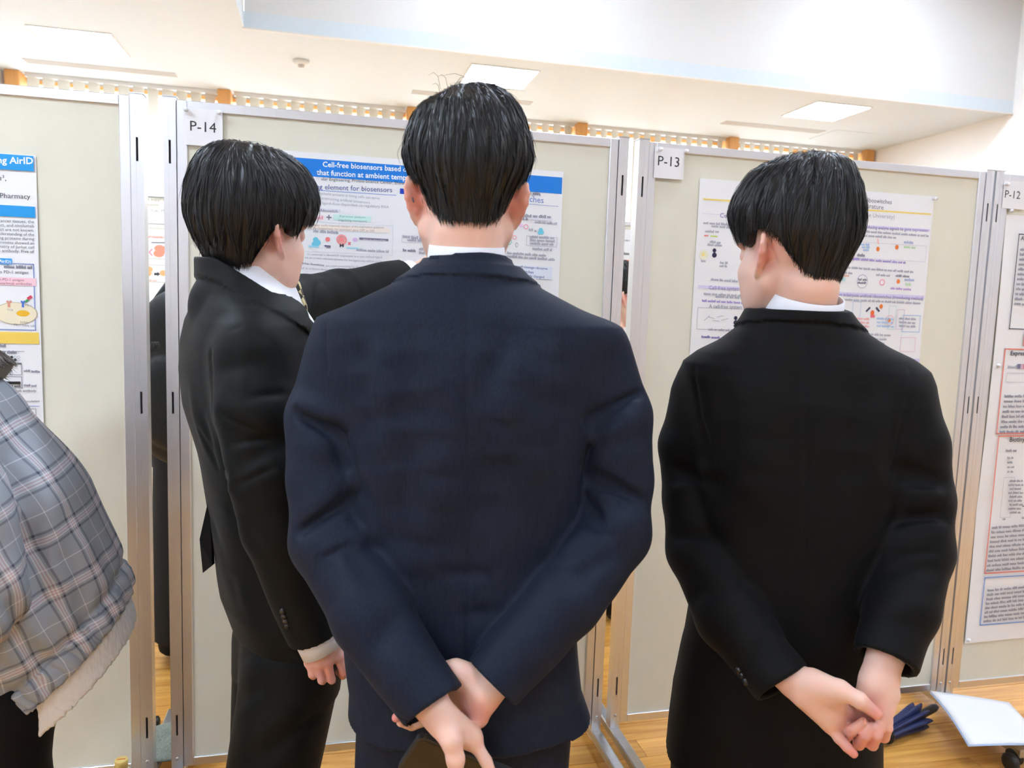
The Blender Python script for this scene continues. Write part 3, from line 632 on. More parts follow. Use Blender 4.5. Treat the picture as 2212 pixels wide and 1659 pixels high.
def ell(c, r, R=None):
    c, r = np.array(c, float), np.array(r, float); R = np.eye(3) if R is None else np.array(R, float); m = r.max()
    def fn(X, Y, Z):
        px, py, pz = X-c[0], Y-c[1], Z-c[2]
        q = [(px*R[0, i]+py*R[1, i]+pz*R[2, i]) for i in range(3)]
        k0 = np.sqrt(sum((q[i]/r[i])**2 for i in range(3))+1e-12); k1 = np.sqrt(sum((q[i]/r[i]**2)**2 for i in range(3))+1e-12)
        return k0*(k0-1)/k1
    return fn, c-m, c+m
def chain(f, pts, rad, k=0.01, flat=None, mode='add'):
    for i in range(len(pts)-1): f.put(cap(pts[i], pts[i+1], rad[i], rad[i+1], flat), k, mode)
def loft(rows, psi=0.0, p=2.3, lo_cap=True, hi_cap=True, off=0.0):
    """stack of superellipses; rows (z, cx, cy, ax, ay), psi turns the section about z"""
    rows = sorted(rows); R_ = np.array(rows, float); zz = R_[:, 0]; cs, sn = math.cos(psi), math.sin(psi)
    def fn(X, Y, Z):
        z = np.clip(Z.ravel(), zz[0], zz[-1])
        it = [np.interp(z, zz, R_[:, i])[None, None, :] for i in range(1, 5)]
        dx, dy = X-it[0], Y-it[1]; a, b = it[2]+off, it[3]+off
        u = np.abs(dx*cs-dy*sn)/a; v = np.abs(dx*sn+dy*cs)/b
        up, vp = u**(p-1), v**(p-1); q = (up*u+vp*v+1e-12)**(1/p)
        g = q**(1-p)*np.sqrt((up/a)**2+(vp/b)**2)+1e-6
        d = (q-1)/np.maximum(g, 0.5/np.maximum(a, b))
        if lo_cap: d = np.maximum(d, zz[0]-Z)
        if hi_cap: d = np.maximum(d, Z-zz[-1])
        return d
    m = R_[:, 3:5].max()+off
    return fn, A((R_[:, 1]-m).min(), (R_[:, 2]-m).min(), zz[0]), A((R_[:, 1]+m).max(), (R_[:, 2]+m).max(), zz[-1])
def both(pa, pb, ext=None):
    fa, la, ha = pa; fb = pb[0] if isinstance(pb, tuple) else pb
    return (lambda X, Y, Z: np.maximum(fa(X, Y, Z), fb(X, Y, Z))), la, ha
def plane(o, n):
    n = np.array(n, float); n /= np.linalg.norm(n); o = np.array(o, float)
    return lambda X, Y, Z: (X-o[0])*n[0]+(Y-o[1])*n[1]+(Z-o[2])*n[2]
def euler(yaw, pitch=0.0, roll=0.0):
    """columns: right, face forward, up.  yaw>0 turns to the right, pitch>0 looks down, roll>0 tilts to the right"""
    y, p_, r = math.radians(yaw), math.radians(pitch), math.radians(roll)
    Rz = np.array([[math.cos(y), math.sin(y), 0], [-math.sin(y), math.cos(y), 0], [0, 0, 1]])
    Rx = np.array([[1, 0, 0], [0, math.cos(p_), math.sin(p_)], [0, -math.sin(p_), math.cos(p_)]])
    Ry = np.array([[math.cos(r), 0, math.sin(r)], [0, 1, 0], [-math.sin(r), 0, math.cos(r)]])
    return Rz@Rx@Ry

# ------------------------------------------------------------------ cloth, skin and hair materials
def fabric(name, col, col2, scale=900, stripe=None, rough=0.85):
    m = bpy.data.materials.new(name); m.use_nodes = True; nt = m.node_tree; b = nt.nodes['Principled BSDF']
    tc = nt.nodes.new('ShaderNodeTexCoord'); mp = nt.nodes.new('ShaderNodeMapping'); mp.inputs['Scale'].default_value = (1, 1, 0.12) if stripe else (1, 1, 1)
    n = nt.nodes.new('ShaderNodeTexNoise'); n.inputs['Scale'].default_value = scale; n.inputs['Detail'].default_value = 2
    cr = nt.nodes.new('ShaderNodeValToRGB'); cr.color_ramp.elements[0].position = 0.35; cr.color_ramp.elements[1].position = 0.65
    cr.color_ramp.elements[0].color = (*col, 1); cr.color_ramp.elements[1].color = (*col2, 1)
    bp = nt.nodes.new('ShaderNodeBump'); bp.inputs['Strength'].default_value = 0.25; bp.inputs['Distance'].default_value = 0.0006
    nt.links.new(tc.outputs['Object'], mp.inputs[0]); nt.links.new(mp.outputs[0], n.inputs['Vector']); nt.links.new(n.outputs['Fac'], cr.inputs[0])
    nt.links.new(cr.outputs[0], b.inputs['Base Color']); nt.links.new(n.outputs['Fac'], bp.inputs['Height']); nt.links.new(bp.outputs[0], b.inputs['Normal'])
    b.inputs['Roughness'].default_value = rough; b.inputs['Specular IOR Level'].default_value = 0.14
    b.inputs['Sheen Weight'].default_value = 0.02; b.inputs['Sheen Roughness'].default_value = 0.5
    return m
M_navy = fabric('navy_wool', (0.0078, 0.0118, 0.0245), (0.0112, 0.0172, 0.034), 420, True, 0.62)
M_char = fabric('charcoal_wool', (0.0042, 0.0050, 0.0053), (0.0068, 0.0080, 0.0084), 800, None, 0.62)
M_blk = fabric('black_wool', (0.0022, 0.0022, 0.0027), (0.0034, 0.0034, 0.0041), 800, None, 0.66)
M_trou = fabric('black_trouser_cloth', (0.003, 0.003, 0.0036), (0.005, 0.005, 0.0058), 800, None, 0.7)
M_shirt = mat('white_shirt_cotton', (0.82, 0.82, 0.86), 0.8, noise=(15, 0.02, U1), bump=(900, 0.1, 0.0005, U1))
M_shoe = mat('black_shoe_leather', (0.01, 0.01, 0.01), 0.3, noise=(30, 0.2, U1))
M_knit = mat('white_knit', (0.74, 0.71, 0.68), 0.9, noise=(40, 0.04, U1), bump=(60, 0.5, 0.003, (4, 4, 1)))
def skin_mat(name, col, red):
    m = bpy.data.materials.new(name); m.use_nodes = True; nt = m.node_tree; b = nt.nodes['Principled BSDF']
    at = nt.nodes.new('ShaderNodeAttribute'); at.attribute_name = 'red'
    tc = nt.nodes.new('ShaderNodeTexCoord'); n = nt.nodes.new('ShaderNodeTexNoise'); n.inputs['Scale'].default_value = 38; n.inputs['Detail'].default_value = 5
    mr = nt.nodes.new('ShaderNodeMapRange'); mr.inputs['To Min'].default_value = -0.18; mr.inputs['To Max'].default_value = 0.22
    ad = nt.nodes.new('ShaderNodeMath'); ad.operation = 'ADD'; ad.use_clamp = True
    mx = nt.nodes.new('ShaderNodeMix'); mx.data_type = 'RGBA'; mx.inputs[6].default_value = (*col, 1); mx.inputs[7].default_value = (*red, 1)
    nt.links.new(tc.outputs['Object'], n.inputs['Vector']); nt.links.new(n.outputs['Fac'], mr.inputs[0]); nt.links.new(mr.outputs[0], ad.inputs[1])
    nt.links.new(at.outputs['Fac'], ad.inputs[0]); nt.links.new(ad.outputs[0], mx.inputs[0]); nt.links.new(mx.outputs[2], b.inputs['Base Color'])
    n2 = nt.nodes.new('ShaderNodeTexNoise'); n2.inputs['Scale'].default_value = 420; bp = nt.nodes.new('ShaderNodeBump'); bp.inputs['Strength'].default_value = 0.12; bp.inputs['Distance'].default_value = 0.0006
    nt.links.new(tc.outputs['Object'], n2.inputs['Vector']); nt.links.new(n2.outputs['Fac'], bp.inputs['Height']); nt.links.new(bp.outputs[0], b.inputs['Normal'])
    b.inputs['Roughness'].default_value = 0.5; b.inputs['Subsurface Weight'].default_value = 0.35; b.inputs['Subsurface Radius'].default_value = (1, 0.35, 0.2); b.inputs['Subsurface Scale'].default_value = 0.006
    return m
M_skin = skin_mat('skin', srgb(235, 194, 176), srgb(226, 146, 136))
M_hair = mat('black_hair', (0.0085, 0.0085, 0.0092), 0.38, spec=0.4, noise=(60, 0.3, U1))
M_hairb = mat('brown_hair', (0.045, 0.025, 0.017), 0.4, spec=0.5, noise=(60, 0.3, U1))
M_nail = mat('fingernail', (0.75, 0.5, 0.45), 0.3, noise=(30, 0.05, U1))

# ------------------------------------------------------------------ figure building blocks
class Person:
    def __init__(s, px, dist, label, name='person'):
        d = ray(px, 700); hv = Vector((d.x, d.y, 0)).normalized()
        s.base = hv*dist; s.rz = math.atan2(-hv.x, hv.y); s.dist = dist
        s.o = tag(empty(name, (s.base.x, s.base.y, 0), s.rz), label, 'person')
        s.Ri = Matrix.Rotation(-s.rz, 3, 'Z'); s.cam = np.array([0, -dist, CAMH])
    def dir(s, px, py): return np.array(s.Ri@ray(px, py))
    def L(s, px, py, dy=0.0):
        d = s.dir(px, py); t = (dy+s.dist)/d[1]; return s.cam+d*t
    def folds(s, f, lst):
        for (ax_, ay_, bx_, by_, wd, amp) in lst:
            a, b = f.hit(s.cam, s.dir(ax_, ay_)), f.hit(s.cam, s.dir(bx_, by_))
            if a is None or b is None: continue
            n = max(1, int(np.linalg.norm(b-a)/0.05)); pts = [a]
            for k in range(1, n):
                t = k/n; q = f.hit(s.cam, s.dir(ax_+(bx_-ax_)*t, ay_+(by_-ay_)*t)); pts.append(q if q is not None else a+(b-a)*t)
            pts.append(b)
            for i in range(len(pts)-1): f.bump(pts[i], pts[i+1], wd, amp)

EAR_RED = []
def head(f, C, R, s=1.0, hgt=1.0):
    """head, face, ears and the top of the neck around C (midway between the ears)"""
    C = np.array(C, float); T = lambda x, y, z: C+R@(np.array([x, y, z*hgt])*s)
    E = lambda c, r, k, mode='add', Rl=None: f.put(ell(T(*c), np.array(r)*s, R if Rl is None else R@Rl), k, mode)
    E((0, -0.012, 0.040), (0.075, 0.094, 0.084), 0.0)
    E((0, 0.030, -0.028), (0.060, 0.060, 0.088), 0.03)
    for q in (-1, 1):
        f.put(cap(T(q*0.052, 0.005, -0.045), T(q*0.016, 0.072, -0.100), 0.020*s, 0.017*s), 0.03)
        E((q*0.044, 0.046, -0.024), (0.026, 0.030, 0.026), 0.02); E((q*0.038, 0.044, -0.058), (0.022, 0.027, 0.030), 0.02)
        E((q*0.033, 0.098, 0.014), (0.018, 0.014, 0.011), 0.010, 'cut')
        E((q*0.032, 0.079, 0.011), (0.0125, 0.0125, 0.0125), 0.002)
        f.put(cap(T(q*0.014, 0.097, 0.030), T(q*0.046, 0.084, 0.032), 0.007*s, 0.005*s), 0.012)
        E((q*0.011, 0.100, -0.032), (0.008, 0.009, 0.007), 0.006)
    f.put(cap(T(0, 0.090, 0.022), T(0, 0.107, -0.026), 0.007*s, 0.0105*s), 0.012)
    E((0, 0.090, -0.057), (0.025, 0.010, 0.006), 0.006); E((0, 0.088, -0.067), (0.021, 0.011, 0.007), 0.005)
    f.put(cap(T(-0.022, 0.098, -0.0622), T(0.022, 0.098, -0.0622), 0.0016*s), 0.004, 'cut')
    E((0, 0.078, -0.104), (0.020, 0.017, 0.014), 0.015)
    for q in (-1, 1):
        wv = np.array([q*0.66, -0.75, 0]); vv = np.array([0.0, -0.20, 0.98]); nv = np.array([q*0.75, 0.66, 0]); b0 = np.array([q*0.0685, 0.006, -0.004])
        P = lambda u, v, o=0.0: T(*(b0+wv*u*0.00112+vv*v*0.00108+nv*o*0.001))
        hx = [(3, 6), (2, 18), (8, 29), (18, 32), (26, 27), (30, 15), (28, 1), (22, -12), (14, -22), (7, -29)]
        chain(f, [P(u, v, 2) for u, v in hx], [x*s for x in (0.0028, 0.0032, 0.0034, 0.0034, 0.0034, 0.0033, 0.0032, 0.0035, 0.0045, 0.0058)], 0.004)
        for a, b, r in (((6, -4, -3), (22, 14, -2), 0.0035), ((6, 12, -3), (20, 24, -2), 0.003), ((6, -14, -3), (16, -14, -2), 0.0035), ((8, 4, -4), (24, 4, -2), 0.0040), ((6, -22, 0), (10, -24, 0), 0.0045), ((10, 26, -1), (24, 22, -1), 0.0036), ((22, 24, -1), (27, 8, -1), 0.0038), ((26, 4, -1), (14, -16, -1), 0.0040), ((12, -6, -3), (20, 12, -3), 0.0046), ((4, 8, -4), (10, 22, -3), 0.0042), ((6, -10, -3), (18, -4, -3), 0.0042)):
            f.put(cap(P(*a), P(*b), r*s), 0.005)
        chain(f, [P(11, 22, 1.5), P(19, 12, 2.5), P(18, -4, 2), P(10, -15, 2)], [0.0026*s]*4, 0.004)
        f.put(cap(P(0, 0, -8), P(8, 2, -8), 0.008*s), 0.008)
        f.put(cap(P(-1, -3, 2), P(1, 4, 3), 0.0035*s), 0.004)
        EAR_RED.append((P(14, 2), 0.030*s))
def neck(f, a, b, ra, rb, k=0.010): f.put(cap(a, b, ra-.006, rb-.005), k)
def hand(f, wrist, knuckles, chains, thumb, wr=0.026, k=0.010, fl=None, fr=1.0):
    """palm as metacarpal rays from the wrist to each knuckle, then a chain for each finger and the thumb"""
    wrist = np.array(wrist, float)
    n = fl
    for i, kn in enumerate(knuckles):
        w0 = wrist+(np.array(kn)-np.mean(knuckles, 0))*0.45
        f.put(cap(w0, kn, 0.0145, 0.0105), 0.012)
    for kn, c in zip(knuckles, chains):
        m = len(c); r = np.interp(np.linspace(0, 1, m+1), [0, 0.4, 1], [0.0092, 0.0082, 0.0066])*fr
        chain(f, [kn]+list(c), r, 0.0025)
        f.put(ell(kn, (0.0102*fr,)*3), 0.007)
    m = len(thumb); r = np.interp(np.linspace(0, 1, m), [0, 0.35, 0.7, 1], [0.0165, 0.0135, 0.0108, 0.0088]); chain(f, thumb, r, 0.007)
def body_obj(person, f, redspots=()):
    V, Q = f.mesh('body'); V = relax(V, Q, 1)
    red = np.zeros(len(V))
    for c, r in list(redspots): red = np.maximum(red, np.clip(1.25-np.linalg.norm(V-np.array(c), axis=1)/r, 0, 1)*0.9)
    me = mesh_from('body', V, Q); at = me.attributes.new('red', 'FLOAT', 'POINT'); at.data.foreach_set('value', red.astype(np.float32))
    o = new_obj('body', me, M_skin, person.o)
    d = o.modifiers.new('thin', 'DECIMATE'); d.ratio = 0.42
    return o
def hair_obj(person, C, R, rows, zline, whorl, m=None, n=7000, seed=1, s=1.0, length=(0.03, 0.075), wisp=0.0, cuts=(), bulges=(), thick=None):
    """hair mass in the head's own frame plus a coat of fine strands that follow the way the hair lies"""
    C = np.array(C, float); h = 0.003
    f = Field((-0.135, -0.15, -0.125), (0.135, 0.15, 0.2), h)
    f.put(loft([(q[0], q[4] if len(q) > 4 else 0, (q[2]+q[3])/2, q[1], (q[3]-q[2])/2) for q in rows], 0, 2.15), 0.0)
    for b in bulges: f.put(ell(*b[:2]), b[2])
    yy = [q[0] for q in zline]; zl = [q[1] for q in zline]
    sl, X, Y, Z = f.sub((-1, -1, -1), (1, 1, 1), 0)
    cutz = np.interp(Y.ravel(), yy, zl)[None, :, None]
    rr = np.random.RandomState(seed)
    f.F = np.maximum(f.F, (cutz-Z)*0.8)
    for c in cuts: f.put(c[0], c[1], 'cut')
    sk, fc_ = ell((0, -0.012, 0.040), (0.075, 0.094, 0.084)), ell((0, 0.030, -0.028), (0.060, 0.060, 0.088)); nk_ = cap((0, -.026, -.03), (0, -.05, -.2), .054)
    tk = np.interp(Z.ravel(), *zip(*(thick or [(-.06, .007), (-.02, .010), (.02, .016), (.05, .024), (.09, .05)])))[None, None, :]
    l0 = np.minimum(sk[0](X, Y, Z), fc_[0](X, Y, Z)); l1 = nk_[0](X, Y, Z); ms = np.clip(.5+.5*(l0-l1)/.04, 0, 1); lim = (l0+(l1-l0)*ms-.04*ms*(1-ms)-tk).astype(np.float32); mm = np.clip(.5-.5*(f.F-lim)/.012, 0, 1); f.F = f.F+(lim-f.F)*mm+.012*mm*(1-mm)
    # low locks
    ang = np.arctan2(Y+0.01, X); f.F += (0.0016*np.sin(ang*23+Z*18)+0.0012*np.sin(ang*41-Z*30)+0.002*np.sin(ang*11+Z*9)).astype(np.float32)*np.clip((Z-cutz)/.045, 0, 1)
    V, Q = f.mesh('hair'); V = relax(V, Q, 2)
    # strands
    tri = V[Q]; ar = np.linalg.norm(np.cross(tri[:, 1]-tri[:, 0], tri[:, 3]-tri[:, 0]), axis=1)
    cen = tri.mean(1); ar = ar*np.where(cen[:, 2]-np.interp(cen[:, 1], yy, zl) < .022, 2.2, 1.0)
    fc = rr.choice(len(Q), n, p=ar/ar.sum()); wgt = rr.dirichlet((1, 1, 1, 1), n)
    P = np.einsum('ij,ijk->ik', wgt, tri[fc]); N = f.grad(P)
    ok = N[:, 2] > -0.75; P = P[ok]; n = len(P)
    Ls = rr.uniform(length[0], length[1], n)*np.clip(0.25+(P[:, 2]-np.interp(P[:, 1], yy, zl))/0.05*0.75, 0.22, 1); st = 7; step = Ls/st
    Wp = np.array(whorl); pts = [P-f.grad(P)*0.002]; nor = [f.grad(P)]; jit = rr.normal(0, 0.10, (n, 3)); lift = rr.uniform(0.0, 0.0028, n); lift[rr.rand(n) < wisp] += 0.005
    vprev = None
    for k in range(st):
        p_ = pts[-1]; N = f.grad(p_)
        r = p_-Wp; dist = np.linalg.norm(r, axis=1, keepdims=True); v = r/(dist+1e-6); v[:, 2] -= np.clip(dist[:, 0]*6, 0.05, 1.3)
        sw = np.stack([-r[:, 1], r[:, 0], 0*r[:, 0]], 1)/(dist+0.02); v += sw*0.35*np.exp(-dist/0.04)
        v += jit; under = N[:, 2] < -0.5
        v = v-N*np.sum(v*N, 1, keepdims=True)*(~under)[:, None]
        if vprev is not None: v = np.where(under[:, None], vprev, v)
        v /= np.linalg.norm(v, axis=1, keepdims=True)+1e-9
        q = p_+v*(step*np.where(under, 0.35, 1.0))[:, None]; tgt = lift*math.sin(math.pi*min(1, (k+1)/st)*0.6)
        sd = f.sample(q); g = f.grad(q); und = (g[:, 2] < -0.5)
        q = q-g*((sd-tgt)*np.where(und, 0, 1))[:, None].clip(-0.006, 0.006)
        pts.append(q); nor.append(np.where(und[:, None], nor[-1], g)); vprev = v
    pts = np.stack(pts, 1); nor = np.stack(nor, 1)
    tg = np.gradient(pts, axis=1); sd = np.cross(tg, nor); sd /= np.linalg.norm(sd, axis=2, keepdims=True)+1e-9
    tw = rr.uniform(-0.7, 0.7, (n, 1, 1)); sd = sd*np.cos(tw)+nor*np.sin(tw)
    wd = (rr.uniform(0.0006, 0.0012, n))[:, None]*np.interp(np.arange(st+1)/st, [0, 0.15, 0.7, 1], [0.5, 1, 0.85, 0.1])[None]
    a = pts-sd*wd[..., None]/2; b = pts+sd*wd[..., None]/2
    SV = np.stack([a, b], 2).reshape(-1, 3); base = (np.arange(n)*(st+1)*2)[:, None]+np.arange(st)[None]*2
    SQ = np.stack([base, base+1, base+3, base+2], 2).reshape(-1, 4)
    V2 = np.concatenate([V, SV])*s; Q2 = np.concatenate([Q, SQ+len(V)])
    V2 = V2@R.T+C
    return new_obj('hair', mesh_from('hair', V2, Q2), m or M_hair, person.o)
def ring_band(name, C, R, rows, m, parent, seg=48, thick=0.002, gap=None):
    """thin band round an axis: rows (z, ax, ay, cy); gap: opening half-angle at the front"""
    V, F = [], []; n = len(rows); C = np.array(C, float)
    g = gap or 0.0; full = gap is None
    for off in (0, -thick):
        for (z, a, b, cy) in rows:
            for k in range(seg+(0 if full else 1)):
                t = math.pi/2+g+(2*math.pi-2*g)*k/seg
                V.append(C+R@np.array([(a+off)*math.cos(t), cy+(b+off)*math.sin(t), z]))
    m_ = seg+(0 if full else 1); o2 = n*m_
    for j in range(n-1):
        for k in range(seg):
            k2 = (k+1) % m_; q = (j*m_+k, j*m_+k2, (j+1)*m_+k2, (j+1)*m_+k); F.append(q); F.append(tuple(o2+x for x in q)[::-1])
    for j in (0, n-1):
        for k in range(seg):
            k2 = (k+1) % m_; q = (j*m_+k, o2+j*m_+k, o2+j*m_+k2, j*m_+k2); F.append(q if j == 0 else q[::-1])
    if not full:
        for k in (0, m_-1):
            for j in range(n-1): F.append((j*m_+k, (j+1)*m_+k, o2+(j+1)*m_+k, o2+j*m_+k))
    me = bpy.data.meshes.new(name); me.from_pydata([tuple(v) for v in V], [], F); me.update()
    return new_obj(name, me, m, parent, True)
def sleeve(f, pts, rad, k, cuff=True, open_r=None):
    """round sleeve along pts, cut flat at the last point and hollowed so that the wrist comes out of it"""
    pts = [np.array(q, float) for q in pts]
    e = pts[-1]; d = e-pts[-2]; d = d/np.linalg.norm(d); pl = plane(e, d)
    ext = e+d*rad[-1]*1.2
    pp = pts[:-1]+[ext]
    for i in range(len(pp)-1):
        c = cap(pp[i], pp[i+1], rad[i], rad[i+1])
        f.put(both(c, pl) if cuff else c, max(k, .035) if i == 0 else k)
    f.put(cap(e-d*0.02, e+d*0.08, (open_r or rad[-1]-0.006)), 0.002, 'cut')
def shoe(person, c, yaw, name='shoe'):
    f = Field((c[0]-0.17, c[1]-0.17, -0.004), (c[0]+0.17, c[1]+0.17, 0.13), 0.005)
    d = np.array([math.sin(yaw), math.cos(yaw), 0]); c0 = np.array([c[0], c[1], 0.0])
    f.put(cap(c0-d*0.06+[0, 0, 0.035], c0+d*0.12+[0, 0, 0.028], 0.036, 0.034), 0.0)
    f.put(cap(c0-d*0.05+[0, 0, 0.05], c0-d*0.02+[0, 0, 0.10], 0.038, 0.042), 0.02)
    f.put(((lambda X, Y, Z: 0.001-Z+0*X+0*Y), A(-9, -9, -9), A(9, 9, 9)), 0.0, 'and')
    return skin_obj(name, f, M_shoe, person.o)
def trousers(person, hipL, hipR, footL, footR, waist, m, rw=0.17, rd=0.125, psi=0.0, thigh=0.092, cuffr=0.085, folds=()):
    pts = [hipL, hipR, footL, footR, waist]; lo = np.min(pts, 0)-0.2; hi = np.max(pts, 0)+0.2; lo[2] = 0.03
    f = Field(lo, hi, 0.0055); waist = np.array(waist, float)
    hm = (np.array(hipL)+np.array(hipR))/2
    f.put(loft([(hm[2]-0.06, hm[0], hm[1], rw*0.93, rd), (hm[2]+0.02, hm[0], hm[1], rw, rd), (waist[2], waist[0], waist[1], rw*0.88, rd*0.88)], psi), 0.0)
    for hp, ft in ((hipL, footL), (hipR, footR)):
        hp, ft = np.array(hp, float), np.array(ft, float); kn = (hp+ft)/2
        chain(f, [hp, kn, ft], [thigh, (thigh+cuffr)/2-0.006, cuffr], 0.02)
    f.put(((lambda X, Y, Z: 0.035-Z+0*X+0*Y), A(-9, -9, -9), A(9, 9, 9)), 0.0, 'and')
    person.folds(f, folds)
    return skin_obj('trousers', f, m, person.o)
def jacket(person, rows, psi, arms, m, collar, neckc, hem_rows=None, folds=(), vopen=True, h=0.0037, k=0.012, lapel=True, extra=None, name='jacket', post=None, topcut=None):
    """torso loft + sleeves + collar fall + lapels as one continuous garment
       collar: (point, normal) of the plane above which the collar stands proud; neckc: (centre, normal, radius) neck hole"""
    allp = np.concatenate([[np.array(q) for q in a[0]] for a in arms]+[[A(r[1]-r[3], r[2]-r[3], r[0]), A(r[1]+r[3], r[2]+r[3], r[0])] for r in rows])
    f = Field(allp.min(0)-0.1, allp.max(0)+0.1, h); cs, sn = math.cos(psi), math.sin(psi)
    tor = loft(rows, psi, 2.35)
    f.put(tor, 0.0)
    for pts, rad in arms: sleeve(f, pts, rad, k)
    if extra: extra(f)
    # collar fall: the same surface 6 mm proud, above a plane through the collar's lower edge
    cpl = plane(collar[0], -np.array(collar[1], float))
    t0 = loft(rows, psi, 2.35, off=0.006)
    f.put(((lambda X, Y, Z: np.maximum(t0[0](X, Y, Z), cpl(X, Y, Z))), t0[1], t0[2]+A(0, 0, 0.03)), 0.0015)
    # standing part of the collar
    nc, nn, nr, nh = neckc; nc = np.array(nc, float); nn = np.array(nn, float); nn /= np.linalg.norm(nn)
    f.put(both(cap(nc-nn*0.05, nc+nn*nh, nr+0.020, nr+0.007), plane(nc+nn*nh, nn)), 0.010)
    if vopen:   # front opening down to the button
        zt, zb, wv = vopen
        cx0 = np.interp(zt, *zip(*[(r[0], r[1]) for r in sorted(rows)])); cy0 = np.interp(zt, *zip(*[(r[0], r[2]) for r in sorted(rows)]))
        def vfn(X, Y, Z):
            u = (X-cx0)*cs-(Y-cy0)*sn; v = (X-cx0)*sn+(Y-cy0)*cs
            return np.maximum(np.maximum(np.abs(u)-wv*np.clip((Z-zb)/(zt-zb), 0, 1.1), 0.03-v), zb-Z)
        if lapel:
            def lap(X, Y, Z):
                u = (X-cx0)*cs-(Y-cy0)*sn; v = (X-cx0)*sn+(Y-cy0)*cs; t = np.clip((Z-zb)/(zt-zb), 0, 1)
                wid = wv*t+0.012+0.062*np.clip(t/0.72, 0, 1)-0.05*np.clip((t-0.76)/0.1, 0, 1)
                return np.maximum(np.maximum(np.abs(u)-wid, 0.02-v), np.maximum(zb-Z, Z-zt))
            f.put(((lambda X, Y, Z: np.maximum(t0[0](X, Y, Z), lap(X, Y, Z))), t0[1], t0[2]), 0.0015)
        sh = loft([(r[0], r[1], r[2], r[3]-0.02, r[4]-0.012) for r in rows], psi, 2.35)
        f.put(((lambda X, Y, Z: np.maximum(np.maximum(vfn(X, Y, Z), -sh[0](X, Y, Z)), t0[0](X, Y, Z)-.004)), tor[1], tor[2]), 0.002, 'cut')
    if topcut:
        tp_ = plane(topcut[0], topcut[1]); bl_ = ell(topcut[0], (.118, .118, .118))
        f.put(((lambda X, Y, Z: np.maximum(-tp_(X, Y, Z), bl_[0](X, Y, Z))), bl_[1], bl_[2]), 0.002, 'cut')
    f.put(cap(nc-nn*0.03, nc+nn*0.16, nr), 0.002, 'cut')
    # gentle unevenness of worn cloth
    sl, X, Y, Z = f.sub((-9, -9, -9), (9, 9, 9), 0)
    f.F += (0.0016*np.sin(X*38+Z*9)*np.sin(Z*17+Y*11)+0.001*np.sin(Z*41+X*23)*np.sin(Y*37)).astype(np.float32)
    person.folds(f, folds)
    if post: post(f)
    return skin_obj(name, f, m, person.o, 1), f
def shirt_body(person, rows, psi, m=None, extra=None):
    f = Field(np.min([A(r[1]-r[3], r[2]-r[3], r[0]) for r in rows], 0)-0.03, np.max([A(r[1]+r[3], r[2]+r[3], r[0]) for r in rows], 0)+0.03, 0.006)
    f.put(loft([(r[0], r[1], r[2], r[3]-0.02, r[4]-0.011) for r in rows], psi, 2.35), 0)
    if extra: extra(f)
    return skin_obj('shirt', f, m or M_shirt, person.o)
